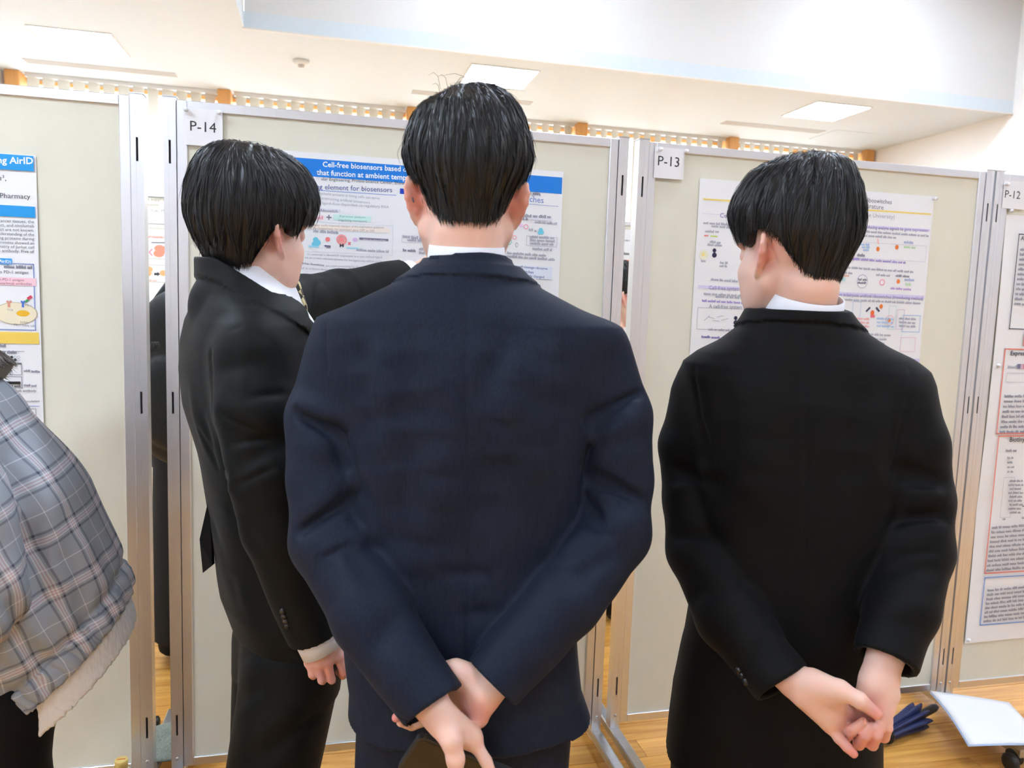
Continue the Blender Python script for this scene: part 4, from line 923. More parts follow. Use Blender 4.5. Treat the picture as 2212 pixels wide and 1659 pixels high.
# ------------------------------------------------------------------ the man in navy, back to the viewer
def navy_man():
    p = Person(1010, 1.165, 'man in a navy suit, back to us, hands behind him with a phone'); L = p.L
    z = lambda y, dy=0.0: L(1010, y, dy)[2]
    rows = [(z(1612, -.1), .020, .0, .192, .130), (z(1480), .014, .0, .183, .126), (z(1330), 0, .0, .186, .118), (z(1180), 0, .0, .186, .112), (z(1050), 0, .0, .190, .115),
            (z(900), 0, .0, .193, .122), (z(800), 0, .0, .205, .120), (z(750), 0, .0, .214, .112), (z(712), 0, .0, .224, .100), (z(695), 0, .0, .222, .096), (z(672), 0, .0, .188, .090), (z(645), 0, .002, .150, .082), (z(618), 0, .006, .112, .075), (z(590), 0, .010, .085, .070), (z(575), 0, .012, .074, .066)]
    la = ([L(733, 775), L(706, 900, -.005), L(702, 1040, -.025), L(712, 1165, -.05), L(800, 1330, -.125), L(936, 1528, -.195)], [.054, .060, .056, .057, .054, .043])
    ra = ([L(1292, 773), L(1324, 900, -.005), L(1328, 1040, -.02), L(1322, 1150, -.045), L(1218, 1300, -.105), L(1062, 1476, -.150)], [.054, .060, .056, .057, .053, .043])
    folds = [(640, 892, 742, 938, .009, -.012), (648, 868, 735, 902, .014, .006), (652, 960, 730, 985, .016, .005),
             (648, 1152, 778, 1062, .008, -.011), (660, 1105, 760, 1030, .018, .005), (660, 1195, 800, 1140, .016, .005), (690, 1235, 820, 1180, .012, -.004), (745, 1300, 850, 1230, .022, .004), (760, 1190, 800, 1260, .012, -.004),
             (800, 1420, 870, 1330, .02, -.004), (850, 1500, 900, 1380, .018, .004),
             (1268, 908, 1352, 872, .009, -.011), (1290, 950, 1375, 900, .016, .005), (1262, 1018, 1330, 1046, .010, -.006), (1320, 1040, 1388, 1085, .009, -.010), (1285, 1000, 1370, 985, .018, .005), (1262, 1092, 1310, 1150, .012, -.005), (1290, 1150, 1380, 1120, .018, .005), (1200, 1210, 1290, 1280, .014, -.003), (1225, 1260, 1330, 1200, .014, -.004),
             (770, 730, 800, 960, .022, -.005), (815, 800, 850, 1100, .028, .005), (880, 760, 905, 1100, .035, -.004), (960, 950, 900, 1250, .035, .004),
             (1095, 730, 1048, 850, .020, -.006), (1130, 760, 1075, 1000, .03, .004), (1222, 740, 1215, 930, .018, -.005), (1190, 780, 1170, 1050, .03, .004), (1080, 900, 1050, 1150, .03, -.003),
             (960, 1238, 1045, 1243, .010, -.003), (1000, 1330, 1080, 1322, .012, -.003), (930, 1120, 990, 1190, .02, -.003),
             (1006, 640, 1008, 900, .0042, -.0032), (1008, 900, 1012, 1180, .0042, -.0032), (1012, 1180, 1013, 1400, .0042, -.0032),
             (703, 700, 706, 800, .0042, -.004), (706, 800, 742, 935, .0045, -.004), (742, 935, 790, 1080, .006, -.004),
             (1312, 695, 1320, 770, .0042, -.004), (1320, 770, 1298, 890, .0045, -.004), (1298, 890, 1265, 1000, .006, -.004)]
    folds += [(655, 905, 735, 955, .006, -.006), (665, 1140, 770, 1075, .006, -.005), (720, 960, 748, 1010, .007, -.006), (690, 1210, 760, 1175, .006, -.004), (1275, 925, 1340, 905, .006, -.006), (1275, 1045, 1350, 1075, .006, -.006), (1270, 1075, 1300, 1130, .007, -.006), (1260, 1130, 1320, 1160, .007, -.004), (1330, 870, 1385, 850, .008, -.007)]
    folds = [q[:5]+(q[5]*(1.7 if q[4] > .005 else 1.0),) for q in folds]+[(1014, 1400, 1016, 1615, .005, -.005)]
    collar = (L(1010, 594, -.065), (0, .16, 1)); neckc = (L(1008, 592, .012), (0, .10, 1), .061, .022)
    jk, jf = jacket(p, rows, 0.0, [la, ra], M_navy, collar, neckc, folds=folds, vopen=(z(600), z(1080), .075))
    # shirt: collar stand, body
    ring_band('shirt_collar', L(1008, 553, .010), euler(0, -6), [(-.030, .0605, .0605, 0), (0, .0590, .0590, 0), (.015, .0570, .0570, 0)], M_shirt, p.o, 48, .003)
    shirt_body(p, rows[1:], 0.0)
    # body
    Hc = L(1008, 434, .035); R = euler(-2, 4, 0)
    hb = jf.lo; f = Field(A(-.30, -.30, z(1480)-.12), A(.30, .17, Hc[2]+.16), .0026)
    head(f, Hc, R); neck(f, Hc+R@A(0, -.028, -.055), L(1008, 600, .015), .0590, .0610, .02)
    f.put(cap(L(1008, 760, .01), L(1010, 1300, 0), .045, .06), .02); f.put(cap(L(850, 720), L(1170, 720), .045), .04)
    chain(f, la[0][:-1]+[L(925, 1510, -.19)], [.035, .035, .034, .034, .032, .027], .02)
    chain(f, ra[0][:-1]+[L(1045, 1490, -.150)], [.035, .035, .034, .034, .032, .028], .02)
    # left hand, holding the phone
    wl = L(944, 1542, -.20)
    hand(f, wl, [L(1022, 1600, -.19), L(1012, 1618, -.175), L(998, 1625, -.165), L(982, 1622, -.155)],
         [[L(1050, 1645, -.205), L(1068, 1690, -.21), L(1070, 1722, -.20)], [L(1045, 1668, -.172), L(1052, 1710, -.172), L(1040, 1735, -.175)], [L(1022, 1672, -.155), L(1030, 1712, -.155), L(1020, 1738, -.16)], [L(1000, 1665, -.145), L(1006, 1700, -.145), L(1000, 1722, -.15)]],
         [L(958, 1565, -.212), L(975, 1598, -.226), L(984, 1640, -.230), L(986, 1690, -.222)])
    f.put(cap(L(960, 1560, -.205), L(1015, 1590, -.195), .020, .016), .012)
    # right hand, wrapped round the left forearm from the body side
    wr = L(1030, 1492, -.152)
    hand(f, wr, [L(955, 1492, -.125), L(945, 1510, -.120), L(938, 1530, -.120), L(935, 1548, -.125)],
         [[L(905, 1500, -.118), L(875, 1508, -.125), L(872, 1514, -.140)], [L(892, 1525, -.115), L(868, 1540, -.122), L(856, 1550, -.150)], [L(888, 1548, -.115), L(876, 1558, -.122), L(866, 1560, -.135)], [L(890, 1565, -.118), L(880, 1562, -.125), L(872, 1560, -.13)]],
         [L(1010, 1475, -.150), L(985, 1455, -.150), L(955, 1450, -.155), L(925, 1455, -.16)])
    f.put(cap(L(1042, 1500, -.158), L(1030, 1545, -.158), .022, .018), .012); f.put(cap(L(1010, 1460, -.152), L(985, 1450, -.150), .018, .016), .012)
    red = EAR_RED[-2:]+[(L(850, 1552, -.152), .02), (L(1040, 1530, -.16), .03)]
    body_obj(p, f, red)
    rows_h = [(.164, .024, -.05, .02, .016), (.156, .050, -.072, .060, .013), (.140, .069, -.088, .085, .007), (.122, .084, -.106, .101), (.092, .0935, -.115, .110), (.062, .0965, -.120, .112), (.034, .0895, -.122, .110), (.012, .076, -.116, .105), (-.005, .067, -.108, .095), (-.025, .060, -.098, .08), (-.045, .054, -.090, .07), (-.09, .05, -.08, .05)]
    zl = [(-.12, -.050), (-.085, -.048), (-.065, -.040), (-.050, -.020), (-.036, .016), (.012, .020), (.018, -.008), (.035, -.006), (.05, .02), (.12, .035)]
    hair_obj(p, Hc, R, rows_h, zl, (-.012, -.045, .152), n=9000, seed=4, wisp=0.03, thick=[(-.06, .005), (-.02, .008), (.01, .013), (.04, .022), (.09, .05)])
    # stray locks standing up at the crown
    rr = random.Random(5)
    for k in range(16):
        a = Hc+R@A(rr.uniform(-.045, .035), rr.uniform(-.06, -.02), .150); s_ = rr.uniform(-.035, .045); hh = rr.uniform(.008, .022)
        hl = tube('hair_lock', [a, a+A(s_*.3, -.004, hh*.8), a+A(s_*.8, -.006, hh), a+A(s_*1.4, -.008, hh*.75)], [.0004, .00035, .0003, .0001], M_hair, p.o, 4)
    # spectacles
    gl = tube('glasses', [Hc+R@A(-.083, -.005, .012), Hc+R@A(-.081, .004, .020), Hc+R@A(-.078, .05, .022), Hc+R@A(-.070, .098, .018)], .0017, mat('dark_metal', (.16, .19, .26), .3, metal=.8, noise=(20, .1, U1)), p.o, 8)
    tube('temple_arm', [Hc+R@A(.083, -.005, .012), Hc+R@A(.081, .004, .020), Hc+R@A(.078, .05, .022), Hc+R@A(.070, .098, .018)], .0017, MATS['dark_metal'], gl, 8)
    tube('temple_tip', [Hc+R@A(-.083, -.005, .012), Hc+R@A(-.0835, -.016, .002), Hc+R@A(-.080, -.022, -.010)], [.0014, .0012, .0010], MATS['dark_metal'], gl, 8)
    for q in (-1, 1): tube('rim', [Hc+R@A(q*.037+.027*math.cos(t*math.pi/8), .106, .012+.020*math.sin(t*math.pi/8)) for t in range(17)], .0015, MATS['dark_metal'], gl, 6)
    tube('bridge', [Hc+R@A(-.010, .107, .016), Hc+R@A(0, .112, .019), Hc+R@A(.010, .107, .016)], .0014, MATS['dark_metal'], gl, 6)
    zh = z(1612, -.1)
    trousers(p, A(-.068, .01, zh-.02), A(.096, .01, zh-.02), A(-.10, .02, .06), A(.10, .03, .06), A(.014, .01, zh+.14), M_navy, .158, .118)
    shoe(p, (-.10, .05), -0.15); shoe(p, (.10, .06), 0.15)
    # the phone
    c = L(906, 1590, -.212); u = np.array([.90, .08, -.43]); u /= np.linalg.norm(u); v = np.array([.05, .30, -1.0]); v -= u*v.dot(u); v /= np.linalg.norm(v); nrm = np.cross(u, v)
    if nrm[1] > 0: nrm = -nrm
    M = Matrix(((u[0], v[0], nrm[0], c[0]), (u[1], v[1], nrm[1], c[1]), (u[2], v[2], nrm[2], c[2]), (0, 0, 0, 1)))
    Mw = Matrix.Translation((p.base.x, p.base.y, 0))@Matrix.Rotation(p.rz, 4, 'Z')
    t = tag(empty('phone'), 'black smartphone held in the left hand of the man in navy', 'phone'); t.matrix_world = Mw@M
    def rounded(name, x0, y0, x1, y1, z0, z1, r, m, par):
        bm = bmesh.new(); pts = []
        for (cx, cy, a0) in ((x1-r, y1-r, 0), (x0+r, y1-r, 90), (x0+r, y0+r, 180), (x1-r, y0+r, 270)):
            for k in range(5): a = math.radians(a0+k*22.5); pts.append((cx+r*math.cos(a), cy+r*math.sin(a)))
        lo_ = [bm.verts.new((a, b, z0)) for a, b in pts]; hi_ = [bm.verts.new((a, b, z1)) for a, b in pts]; n = len(pts)
        bm.faces.new(lo_[::-1]); bm.faces.new(hi_)
        for k in range(n): bm.faces.new((lo_[k], lo_[(k+1) % n], hi_[(k+1) % n], hi_[k]))
        return fin(name, bm, m, par, 0.0)
    rounded('case', 0, 0, .150, .074, -.009, 0, .010, mat('phone_case', (.02, .022, .025), .3, noise=(20, .1, U1)), t)
    rounded('screen', .004, .004, .146, .070, -.0005, .0006, .008, mat('dark_screen', (.018, .014, .010), .08, noise=(20, .1, U1)), t)
navy_man()
# ------------------------------------------------------------------ the presenter in charcoal, pointing at the poster
def presenter():
    p = Person(560, 1.50, 'man in a charcoal suit and patterned tie pointing at the blue poster'); L = p.L
    psi = math.radians(76); cs, sn = math.cos(psi), math.sin(psi); rg = A(cs, -sn, 0); fw = A(sn, cs, 0)
    def row(py, px, ax, ay): q = L(px, py); return (q[2], q[0], 0.0, ax, ay)
    rows = [row(1352, 626, .160, .104), row(1290, 608, .166, .106), row(1180, 590, .160, .102), row(1080, 574, .162, .102), row(980, 560, .174, .106), row(880, 545, .190, .114), row(800, 538, .195, .116), row(740, 535, .195, .110), row(695, 533, .188, .100), row(665, 532, .165, .090), row(640, 530, .130, .082), row(615, 526, .100, .076), row(590, 520, .086, .070), row(560, 512, .078, .064)]
    sh = lambda px, py, dy: L(px, py, dy)
    ra = ([L(548, 768, -.165), L(556, 880, -.180), L(570, 1010, -.190), L(600, 1140, -.190), L(682, 1370, -.185)], [.060, .066, .062, .060, .044])
    la = ([L(575, 672, .07), L(655, 658, .15), L(735, 638, .23), L(866, 602, .36)], [.062, .060, .055, .044])
    folds = [(640, 560, 640, 561, .01, 0), (470, 800, 560, 790, .016, -.006), (480, 870, 600, 905, .018, .006), (500, 930, 610, 960, .014, -.006), (520, 1010, 600, 960, .016, -.006), (500, 1060, 590, 1090, .018, .006), (530, 1120, 560, 1190, .014, -.005), (600, 1010, 640, 1100, .018, .005), (540, 830, 500, 830, .015, .004),
             (470, 960, 500, 1100, .012, -.007), (440, 900, 462, 990, .012, -.006), (415, 850, 440, 960, .018, .005), (455, 760, 460, 900, .006, -.004), (475, 890, 560, 930, .007, -.006), (500, 960, 590, 945, .007, -.006), (510, 1050, 590, 1010, .007, -.006), (430, 930, 470, 1010, .007, -.006), (540, 860, 620, 850, .008, -.005), (520, 705, 455, 770, .005, -.004), (455, 1120, 520, 1300, .02, -.004), (480, 1180, 540, 1320, .02, .004),
             (700, 610, 690, 690, .006, -.006), (690, 606, 668, 690, .006, -.004), (760, 600, 780, 650, .016, -.004), (720, 600, 735, 670, .02, .004)]
    nb = L(545, 612)
    nn_ = A(fw[0]*.72, fw[1]*.72, 1); collar = (L(448, 612, 0), A(fw[0]*.62, fw[1]*.62, 1)); neckc = (L(543, 622, 0), nn_, .060, .012)
    jk, jf = jacket(p, rows, psi, [ra, la], M_char, collar, neckc, folds=folds, vopen=(L(545, 600)[2], L(560, 1010)[2], .085), topcut=(L(540, 623, 0), nn_))
    fp = [L(452, 1070, .0), L(431, 1165, .02), L(438, 1238, .03), L(458, 1222, .0)]; me = bpy.data.meshes.new('vent_flap')
    me.from_pydata([tuple(a) for a in fp]+[tuple(a+A(.004, .012, 0)) for a in fp], [], [(3, 2, 1, 0), (4, 5, 6, 7), (0, 1, 5, 4), (1, 2, 6, 5), (2, 3, 7, 6), (3, 0, 4, 7)]); me.update(); new_obj('vent_flap', me, M_trou, jk)
    bt = mat('dark_button', (.02, .02, .022), .25, noise=(20, .1, U1))
    for (bx_, by_) in ((611, 1320), (614, 1331), (618, 1341), (621, 1351)):
        q = jf.hit(p.cam, p.dir(bx_, by_))
        if q is not None: tube('sleeve_button', [q+A(0, .002, 0), q+A(0, -.003, 0)], .0055, bt, jk, 12)
    zc = L(545, 600)[2]; ty0 = lambda z_: np.interp(z_, [r[0] for r in sorted(rows)], [r[4] for r in sorted(rows)]); cx0_ = lambda z_: np.interp(z_, [r[0] for r in sorted(rows)], [r[1] for r in sorted(rows)])
    shirt_body(p, rows[1:], psi, extra=lambda f_: [f_.put(cap(A(cx0_(a_), 0, a_)+fw*(ty0(a_)-.010), A(cx0_(b_), 0, b_)+fw*(ty0(b_)-.012), .030, .030), .03) for a_, b_ in ((zc-.01, zc-.10), (zc-.10, zc-.26))])
    Rn = euler(math.degrees(psi), 36)
    ring_band('shirt_collar', L(543, 620, 0), Rn, [(-.035, .066, .066, 0), (0, .0640, .064, 0), (.016, .061, .061, 0)], M_shirt, p.o, 48, .003, gap=.16)
    # collar points and tie
    fr = lambda u, v, z_: A(L(545, 600)[0], 0, 0)+rg*u+fw*v+A(0, 0, z_)
    zc = L(545, 600)[2]
    mt = bpy.data.materials.new('gold_patterned_tie'); mt.use_nodes = True; nt = mt.node_tree; b = nt.nodes['Principled BSDF']; tc = nt.nodes.new('ShaderNodeTexCoord'); mp = nt.nodes.new('ShaderNodeMapping'); mp.inputs['Rotation'].default_value = (0, .8, .3); ck = nt.nodes.new('ShaderNodeTexChecker'); ck.inputs['Scale'].default_value = 75
    ck.inputs['Color1'].default_value = (*srgb(214, 200, 150), 1); ck.inputs['Color2'].default_value = (*srgb(70, 66, 60), 1)
    nt.links.new(tc.outputs['Object'], mp.inputs[0]); nt.links.new(mp.outputs[0], ck.inputs['Vector']); nt.links.new(ck.outputs[0], b.inputs['Base Color']); b.inputs['Roughness'].default_value = .45
    tf = Field(A(-.15, -.2, zc-.45), A(.25, .2, zc+.05), .004)
    ty = lambda z_: np.interp(z_, [r[0] for r in sorted(rows)], [r[4] for r in sorted(rows)])+.018
    cx_ = lambda z_: np.interp(z_, [r[0] for r in sorted(rows)], [r[1] for r in sorted(rows)])
    tp = lambda z_: A(cx_(z_), 0, z_)+fw*ty(z_)
    tf.put(cap(tp(zc-.012), tp(zc-.045), .020, .014, (fw, .6)), 0)
    for z0_, z1_, r0, r1 in ((zc-.05, zc-.16, .016, .024), (zc-.16, zc-.30, .024, .033), (zc-.30, zc-.40, .033, .036)): tf.put(cap(tp(z0_), tp(z1_), r0, r1, (fw, .25)), .01)
    skin_obj('necktie', tf, mt, p.o)
    # body
    R = euler(52, 3, 0); Hc = L(597, 507, -.06)-R@A(.076, -.008, 0)
    f = Field(A(-.22, -.30, L(690, 1500)[2]-.06), A(.56, .62, Hc[2]+.16), .0026)
    head(f, Hc, R); neck(f, Hc+R@A(0, -.028, -.055), L(546, 615), .056, .059)
    f.put(cap(L(546, 780), L(575, 1250), .045, .06), .02)
    chain(f, ra[0][:-1]+[L(690, 1390, -.185)], [.035, .035, .034, .034, .026], .02)
    chain(f, la[0][:-1]+[L(892, 592, .38)], [.035, .034, .032, .026], .02)
    dz = -.19
    hand(f, L(694, 1402, dz), [L(729, 1418, dz), L(707, 1428, dz-.010), L(688, 1431, dz-.008), L(670, 1430, dz)],
         [[L(742, 1452, dz), L(741, 1460, dz+.020), L(730, 1452, dz+.03)], [L(716, 1468, dz-.008), L(717, 1470, dz+.016), L(708, 1455, dz+.028)], [L(695, 1469, dz-.008), L(697, 1471, dz+.016), L(690, 1455, dz+.026)], [L(675, 1457, dz-.004), L(677, 1460, dz+.016), L(675, 1448, dz+.025)]],
         [L(722, 1396, dz+.015), L(736, 1408, dz+.022), L(746, 1425, dz+.03), L(747, 1440, dz+.036)], fr=.86)
    # pointing hand near the poster
    hand(f, L(900, 588, .38), [L(930, 570, .41), L(934, 577, .425), L(934, 585, .43), L(931, 591, .43)],
         [[L(952, 562, .43), L(966, 557, .44), L(979, 553, .45)], [L(950, 579, .435), L(946, 586, .42), L(938, 583, .41)], [L(948, 589, .435), L(942, 595, .42), L(936, 591, .41)], [L(944, 597, .435), L(938, 601, .425), L(933, 597, .42)]],
         [L(908, 577, .375), L(924, 566, .38), L(936, 560, .395), L(946, 558, .40)])
    body_obj(p, f, EAR_RED[-2:]+[(L(704, 1440, dz), .04), (L(740, 1460, dz), .03)])
    # shirt cuffs
    def cuff(a, b, r, nm='shirt_cuff'):
        a, b = np.array(a), np.array(b); t = (b-a)/np.linalg.norm(b-a); u = np.cross(t, [0, 1, 0.2]); u /= np.linalg.norm(u); v = np.cross(t, u)
        ring_band(nm, a, np.stack([u, v, t], 1), [(-.012, r, r*.92, 0), (np.linalg.norm(b-a), r, r*.92, 0)], M_shirt, p.o, 40, .0025)
    cuff(L(680, 1368, -.186), L(698, 1404, -.189), .0375); cuff(L(858, 604, .352), L(890, 591, .382), .034)
    rows_h = [(.160, .025, -.06, .035), (.152, .055, -.085, .075), (.135, .076, -.103, .100), (.110, .091, -.114, .114), (.078, .1005, -.120, .120), (.045, .102, -.121, .120), (.018, .098, -.118, .116), (-.010, .086, -.108, .105), (-.035, .074, -.092, .09), (-.06, .064, -.078, .075), (-.10, .055, -.065, .06)]
    zl = [(-.13, -.060), (-.09, -.062), (-.06, -.062), (-.042, -.050), (-.033, -.020), (-.022, .014), (.008, .022), (.016, .006), (.036, .002), (.046, .020), (.075, .030), (.13, .036)]
    hair_obj(p, Hc, R, rows_h, zl, (.02, -.055, .150), n=9000, seed=9, length=(.04, .09), wisp=.02, thick=[(-.06, .008), (-.03, .013), (.0, .019), (.03, .026), (.08, .05)])
    rr = random.Random(8)
    for k in range(10):
        a = Hc+R@A(rr.uniform(-.03, .04), rr.uniform(.0, .08), .142-rr.random()*.02); s_ = rr.uniform(.01, .03); hh = rr.uniform(.008, .02)
        tube('hair_lock', [a, a+A(s_*.3, 0, hh*.8), a+A(s_*.8, 0, hh), a+A(s_*1.3, 0, hh*.6)], [.0006, .0005, .0004, .00015], M_hair, p.o, 4)
    zh = L(596, 1352)[2]
    trousers(p, L(622, 1400)+rg*-.05, L(622, 1400, -.03)+rg*.04, L(570, 2100, .08)*A(1, 1, 0)+A(0, 0, .06), L(515, 2100, -.08)*A(1, 1, 0)+A(0, 0, .06), A(L(615, 1352)[0], 0, zh+.12), M_char, .140, .090, psi, thigh=.092, cuffr=.088,
             folds=[(520, 1420, 600, 1405, .014, -.006), (510, 1520, 570, 1480, .014, -.006), (530, 1600, 640, 1520, .018, .006), (560, 1640, 690, 1540, .014, -.006)])
    for px_, dy_ in ((570, .08), (515, -.08)): q = L(px_, 2100, dy_); shoe(p, (q[0]+.02, q[1]+.02), psi)
presenter()

# ------------------------------------------------------------------ the man in black, looking left
def black_man():
    p = Person(1722, 1.385, 'man in a black suit looking left, hands clasped behind his back'); L = p.L
    psi = math.radians(-14); cs, sn = math.cos(psi), math.sin(psi); rg = A(cs, -sn, 0); fw = A(sn, cs, 0)
    def row(py, px, ax, ay): q = L(px, py); return (q[2], q[0], 0.0, ax, ay)
    rows = [row(1640, 1665, .185, .130), row(1500, 1672, .178, .126), row(1380, 1695, .172, .116), row(1200, 1725, .178, .114), row(1060, 1738, .186, .116), row(940, 1738, .192, .118), row(860, 1735, .196, .114), row(818, 1733, .200, .104), row(790, 1733, .196, .098), row(765, 1732, .172, .092), row(740, 1730, .135, .084), row(712, 1727, .104, .078), row(690, 1724, .088, .072), row(670, 1722, .078, .068)]
    la = ([L(1508, 858, .0), L(1495, 960, -.01), L(1500, 1080, -.03), L(1512, 1190, -.06), L(1580, 1330, -.12), L(1690, 1478, -.175)], [.050, .056, .054, .057, .057, .044])
    ra = ([L(1945, 860, .0), L(1966, 960, -.005), L(1980, 1080, -.015), L(1975, 1190, -.04), L(1945, 1320, -.10), L(1912, 1428, -.150)], [.050, .056, .055, .056, .052, .043])
    folds = [(1450, 1010, 1560, 1050, .014, -.009), (1455, 1060, 1550, 1010, .018, .007), (1460, 1150, 1570, 1170, .016, -.008), (1470, 1200, 1580, 1240, .018, .007), (1500, 1290, 1600, 1250, .014, -.007),
             (1930, 1010, 2030, 1040, .012, -.010), (1940, 1060, 2040, 1075, .016, .008), (1930, 1120, 2045, 1105, .012, -.010), (1920, 1170, 2040, 1150, .016, .007), (1900, 1240, 2010, 1230, .014, -.008), (1890, 1330, 1980, 1310, .016, .006),
             (1560, 820, 1575, 1000, .02, -.006), (1640, 800, 1650, 1100, .03, .005), (1850, 830, 1840, 1050, .025, -.005), (1900, 880, 1880, 1080, .02, .006), (1740, 720, 1742, 1000, .004, -.003), (1742, 1000, 1735, 1400, .004, -.003),
             (1500, 790, 1515, 900, .0042, -.004), (1515, 900, 1555, 1040, .005, -.004), (1965, 800, 1950, 900, .0042, -.004), (1950, 900, 1925, 1020, .005, -.004), (1600, 1440, 1720, 1380, .02, -.004), (1460, 1040, 1540, 1030, .007, -.007), (1465, 1165, 1550, 1150, .007, -.007), (1940, 1035, 2030, 1055, .007, -.008), (1935, 1130, 2040, 1125, .007, -.008), (1930, 1200, 2020, 1190, .007, -.007)]
    R = euler(-46, 6, 2); Hc = L(1650, 546, -.055)+R@A(.076, .008, 0); na = Hc+R@A(0, -.030, -.055); nb_ = L(1728, 700, .010); nax = (na-nb_)/np.linalg.norm(na-nb_)
    collar = (L(1722, 697, -.065), (0, .16, 1)); neckc = (nb_+nax*.012, A(nax[0]*.5, nax[1]*.5+.05, 1), .061, .014)
    jk, jf = jacket(p, rows, psi, [la, ra], M_blk, collar, neckc, folds=folds, vopen=(L(1722, 700)[2], L(1722, 1100)[2], .07))
    bt = MATS['dark_button']
    for (bx_, by_) in ((1596, 1448), (1604, 1460), (1611, 1472)):
        q = jf.hit(p.cam, p.dir(bx_, by_))
        if q is not None: tube('sleeve_button', [q+A(0, .002, 0), q+A(0, -.003, 0)], .0055, bt, jk, 12)
    shirt_body(p, rows[1:], psi)
    ring_band('shirt_collar', nb_+nax*.030, euler(math.degrees(psi), math.degrees(math.atan2(nax[1], nax[2]))*.6, math.degrees(math.atan2(nax[0], nax[2]))*.7), [(-.035, .067, .067, 0), (0, .0640, .064, 0), (.024, .0605, .0605, 0)], M_shirt, p.o, 48, .003)
    f = Field(A(-.26, -.30, L(1850, 1640, -.2)[2]-.05), A(.32, .17, Hc[2]+.16), .0026)
    head(f, Hc, R); neck(f, na, nb_, .055, .057)
    f.put(cap(L(1722, 850, .01), L(1715, 1350), .045, .06), .02)
    chain(f, la[0][:-1]+[L(1712, 1466, -.175)], [.034, .034, .033, .034, .032, .027], .02)
    chain(f, ra[0][:-1]+[L(1903, 1448, -.152)], [.034, .034, .033, .034, .032, .026], .02)
    # right hand: loose fist, palm to the viewer
    hand(f, L(1899, 1470, -.155), [L(1842, 1556, -.140), L(1866, 1570, -.138), L(1890, 1571, -.138), L(1911, 1558, -.142)],
         [[L(1828, 1590, -.162), L(1846, 1574, -.184), L(1864, 1560, -.186)], [L(1855, 1608, -.164), L(1870, 1588, -.188), L(1884, 1570, -.188)], [L(1884, 1609, -.164), L(1895, 1588, -.186), L(1903, 1568, -.186)], [L(1909, 1592, -.160), L(1917, 1572, -.178), L(1918, 1554, -.178)]],
         [L(1915, 1470, -.160), L(1921, 1500, -.165), L(1915, 1530, -.172), L(1905, 1550, -.18)])
    f.put(cap(L(1888, 1480, -.165), L(1882, 1515, -.165), .020, .018), .015)
    # left hand: thumb across the fist, little finger pointing down
    hand(f, L(1722, 1474, -.180), [L(1812, 1522, -.176), L(1812, 1538, -.170), L(1806, 1554, -.168), L(1794, 1568, -.172)],
         [[L(1845, 1545, -.150), L(1865, 1560, -.128), L(1880, 1560, -.115)], [L(1840, 1562, -.150), L(1860, 1578, -.128), L(1872, 1580, -.115)], [L(1828, 1572, -.168), L(1838, 1572, -.158), L(1845, 1565, -.150)], [L(1812, 1594, -.182), L(1830, 1614, -.186), L(1844, 1628, -.186)]],
         [L(1755, 1468, -.190), L(1815, 1490, -.200), L(1856, 1512, -.205), L(1893, 1541, -.200)])
    f.put(cap(L(1752, 1482, -.192), L(1800, 1506, -.192), .018, .015), .015); f.put(cap(L(1745, 1505, -.186), L(1790, 1550, -.180), .019, .015), .015)
    body_obj(p, f, EAR_RED[-2:]+[(L(1843, 1625, -.186), .03), (L(1870, 1590, -.17), .05), (L(1890, 1540, -.2), .025)])
    rows_h = [(.166, .025, -.055, .035), (.158, .055, -.082, .075), (.142, .074, -.098, .100), (.118, .088, -.106, .112), (.086, .096, -.111, .118), (.055, .097, -.112, .119), (.028, .091, -.110, .114), (.008, .079, -.104, .106), (-.010, .069, -.095, .095), (-.030, .060, -.084, .08), (-.055, .053, -.075, .065), (-.1, .05, -.07, .05)]
    zl = [(-.13, -.046), (-.085, -.046), (-.066, -.040), (-.052, -.018), (-.040, .018), (-.025, .036), (.010, .042), (.018, .020), (.032, .014), (.042, .028), (.13, .038)]
    hair_obj(p, Hc, R, rows_h, zl, (.01, -.062, .150), n=9000, seed=12, length=(.035, .085), wisp=.015)
    zh = L(1665, 1640)[2]
    trousers(p, A(rows[0][1]-.085, .01, zh-.01), A(rows[0][1]+.085, .0, zh-.01), A(rows[0][1]-.10, .02, .06), A(rows[0][1]+.09, .0, .06), A(rows[0][1], .0, zh+.14), M_trou, .165, .122, psi)
    shoe(p, (rows[0][1]-.10, .05), psi-.15); shoe(p, (rows[0][1]+.09, .03), psi+.15)
black_man()

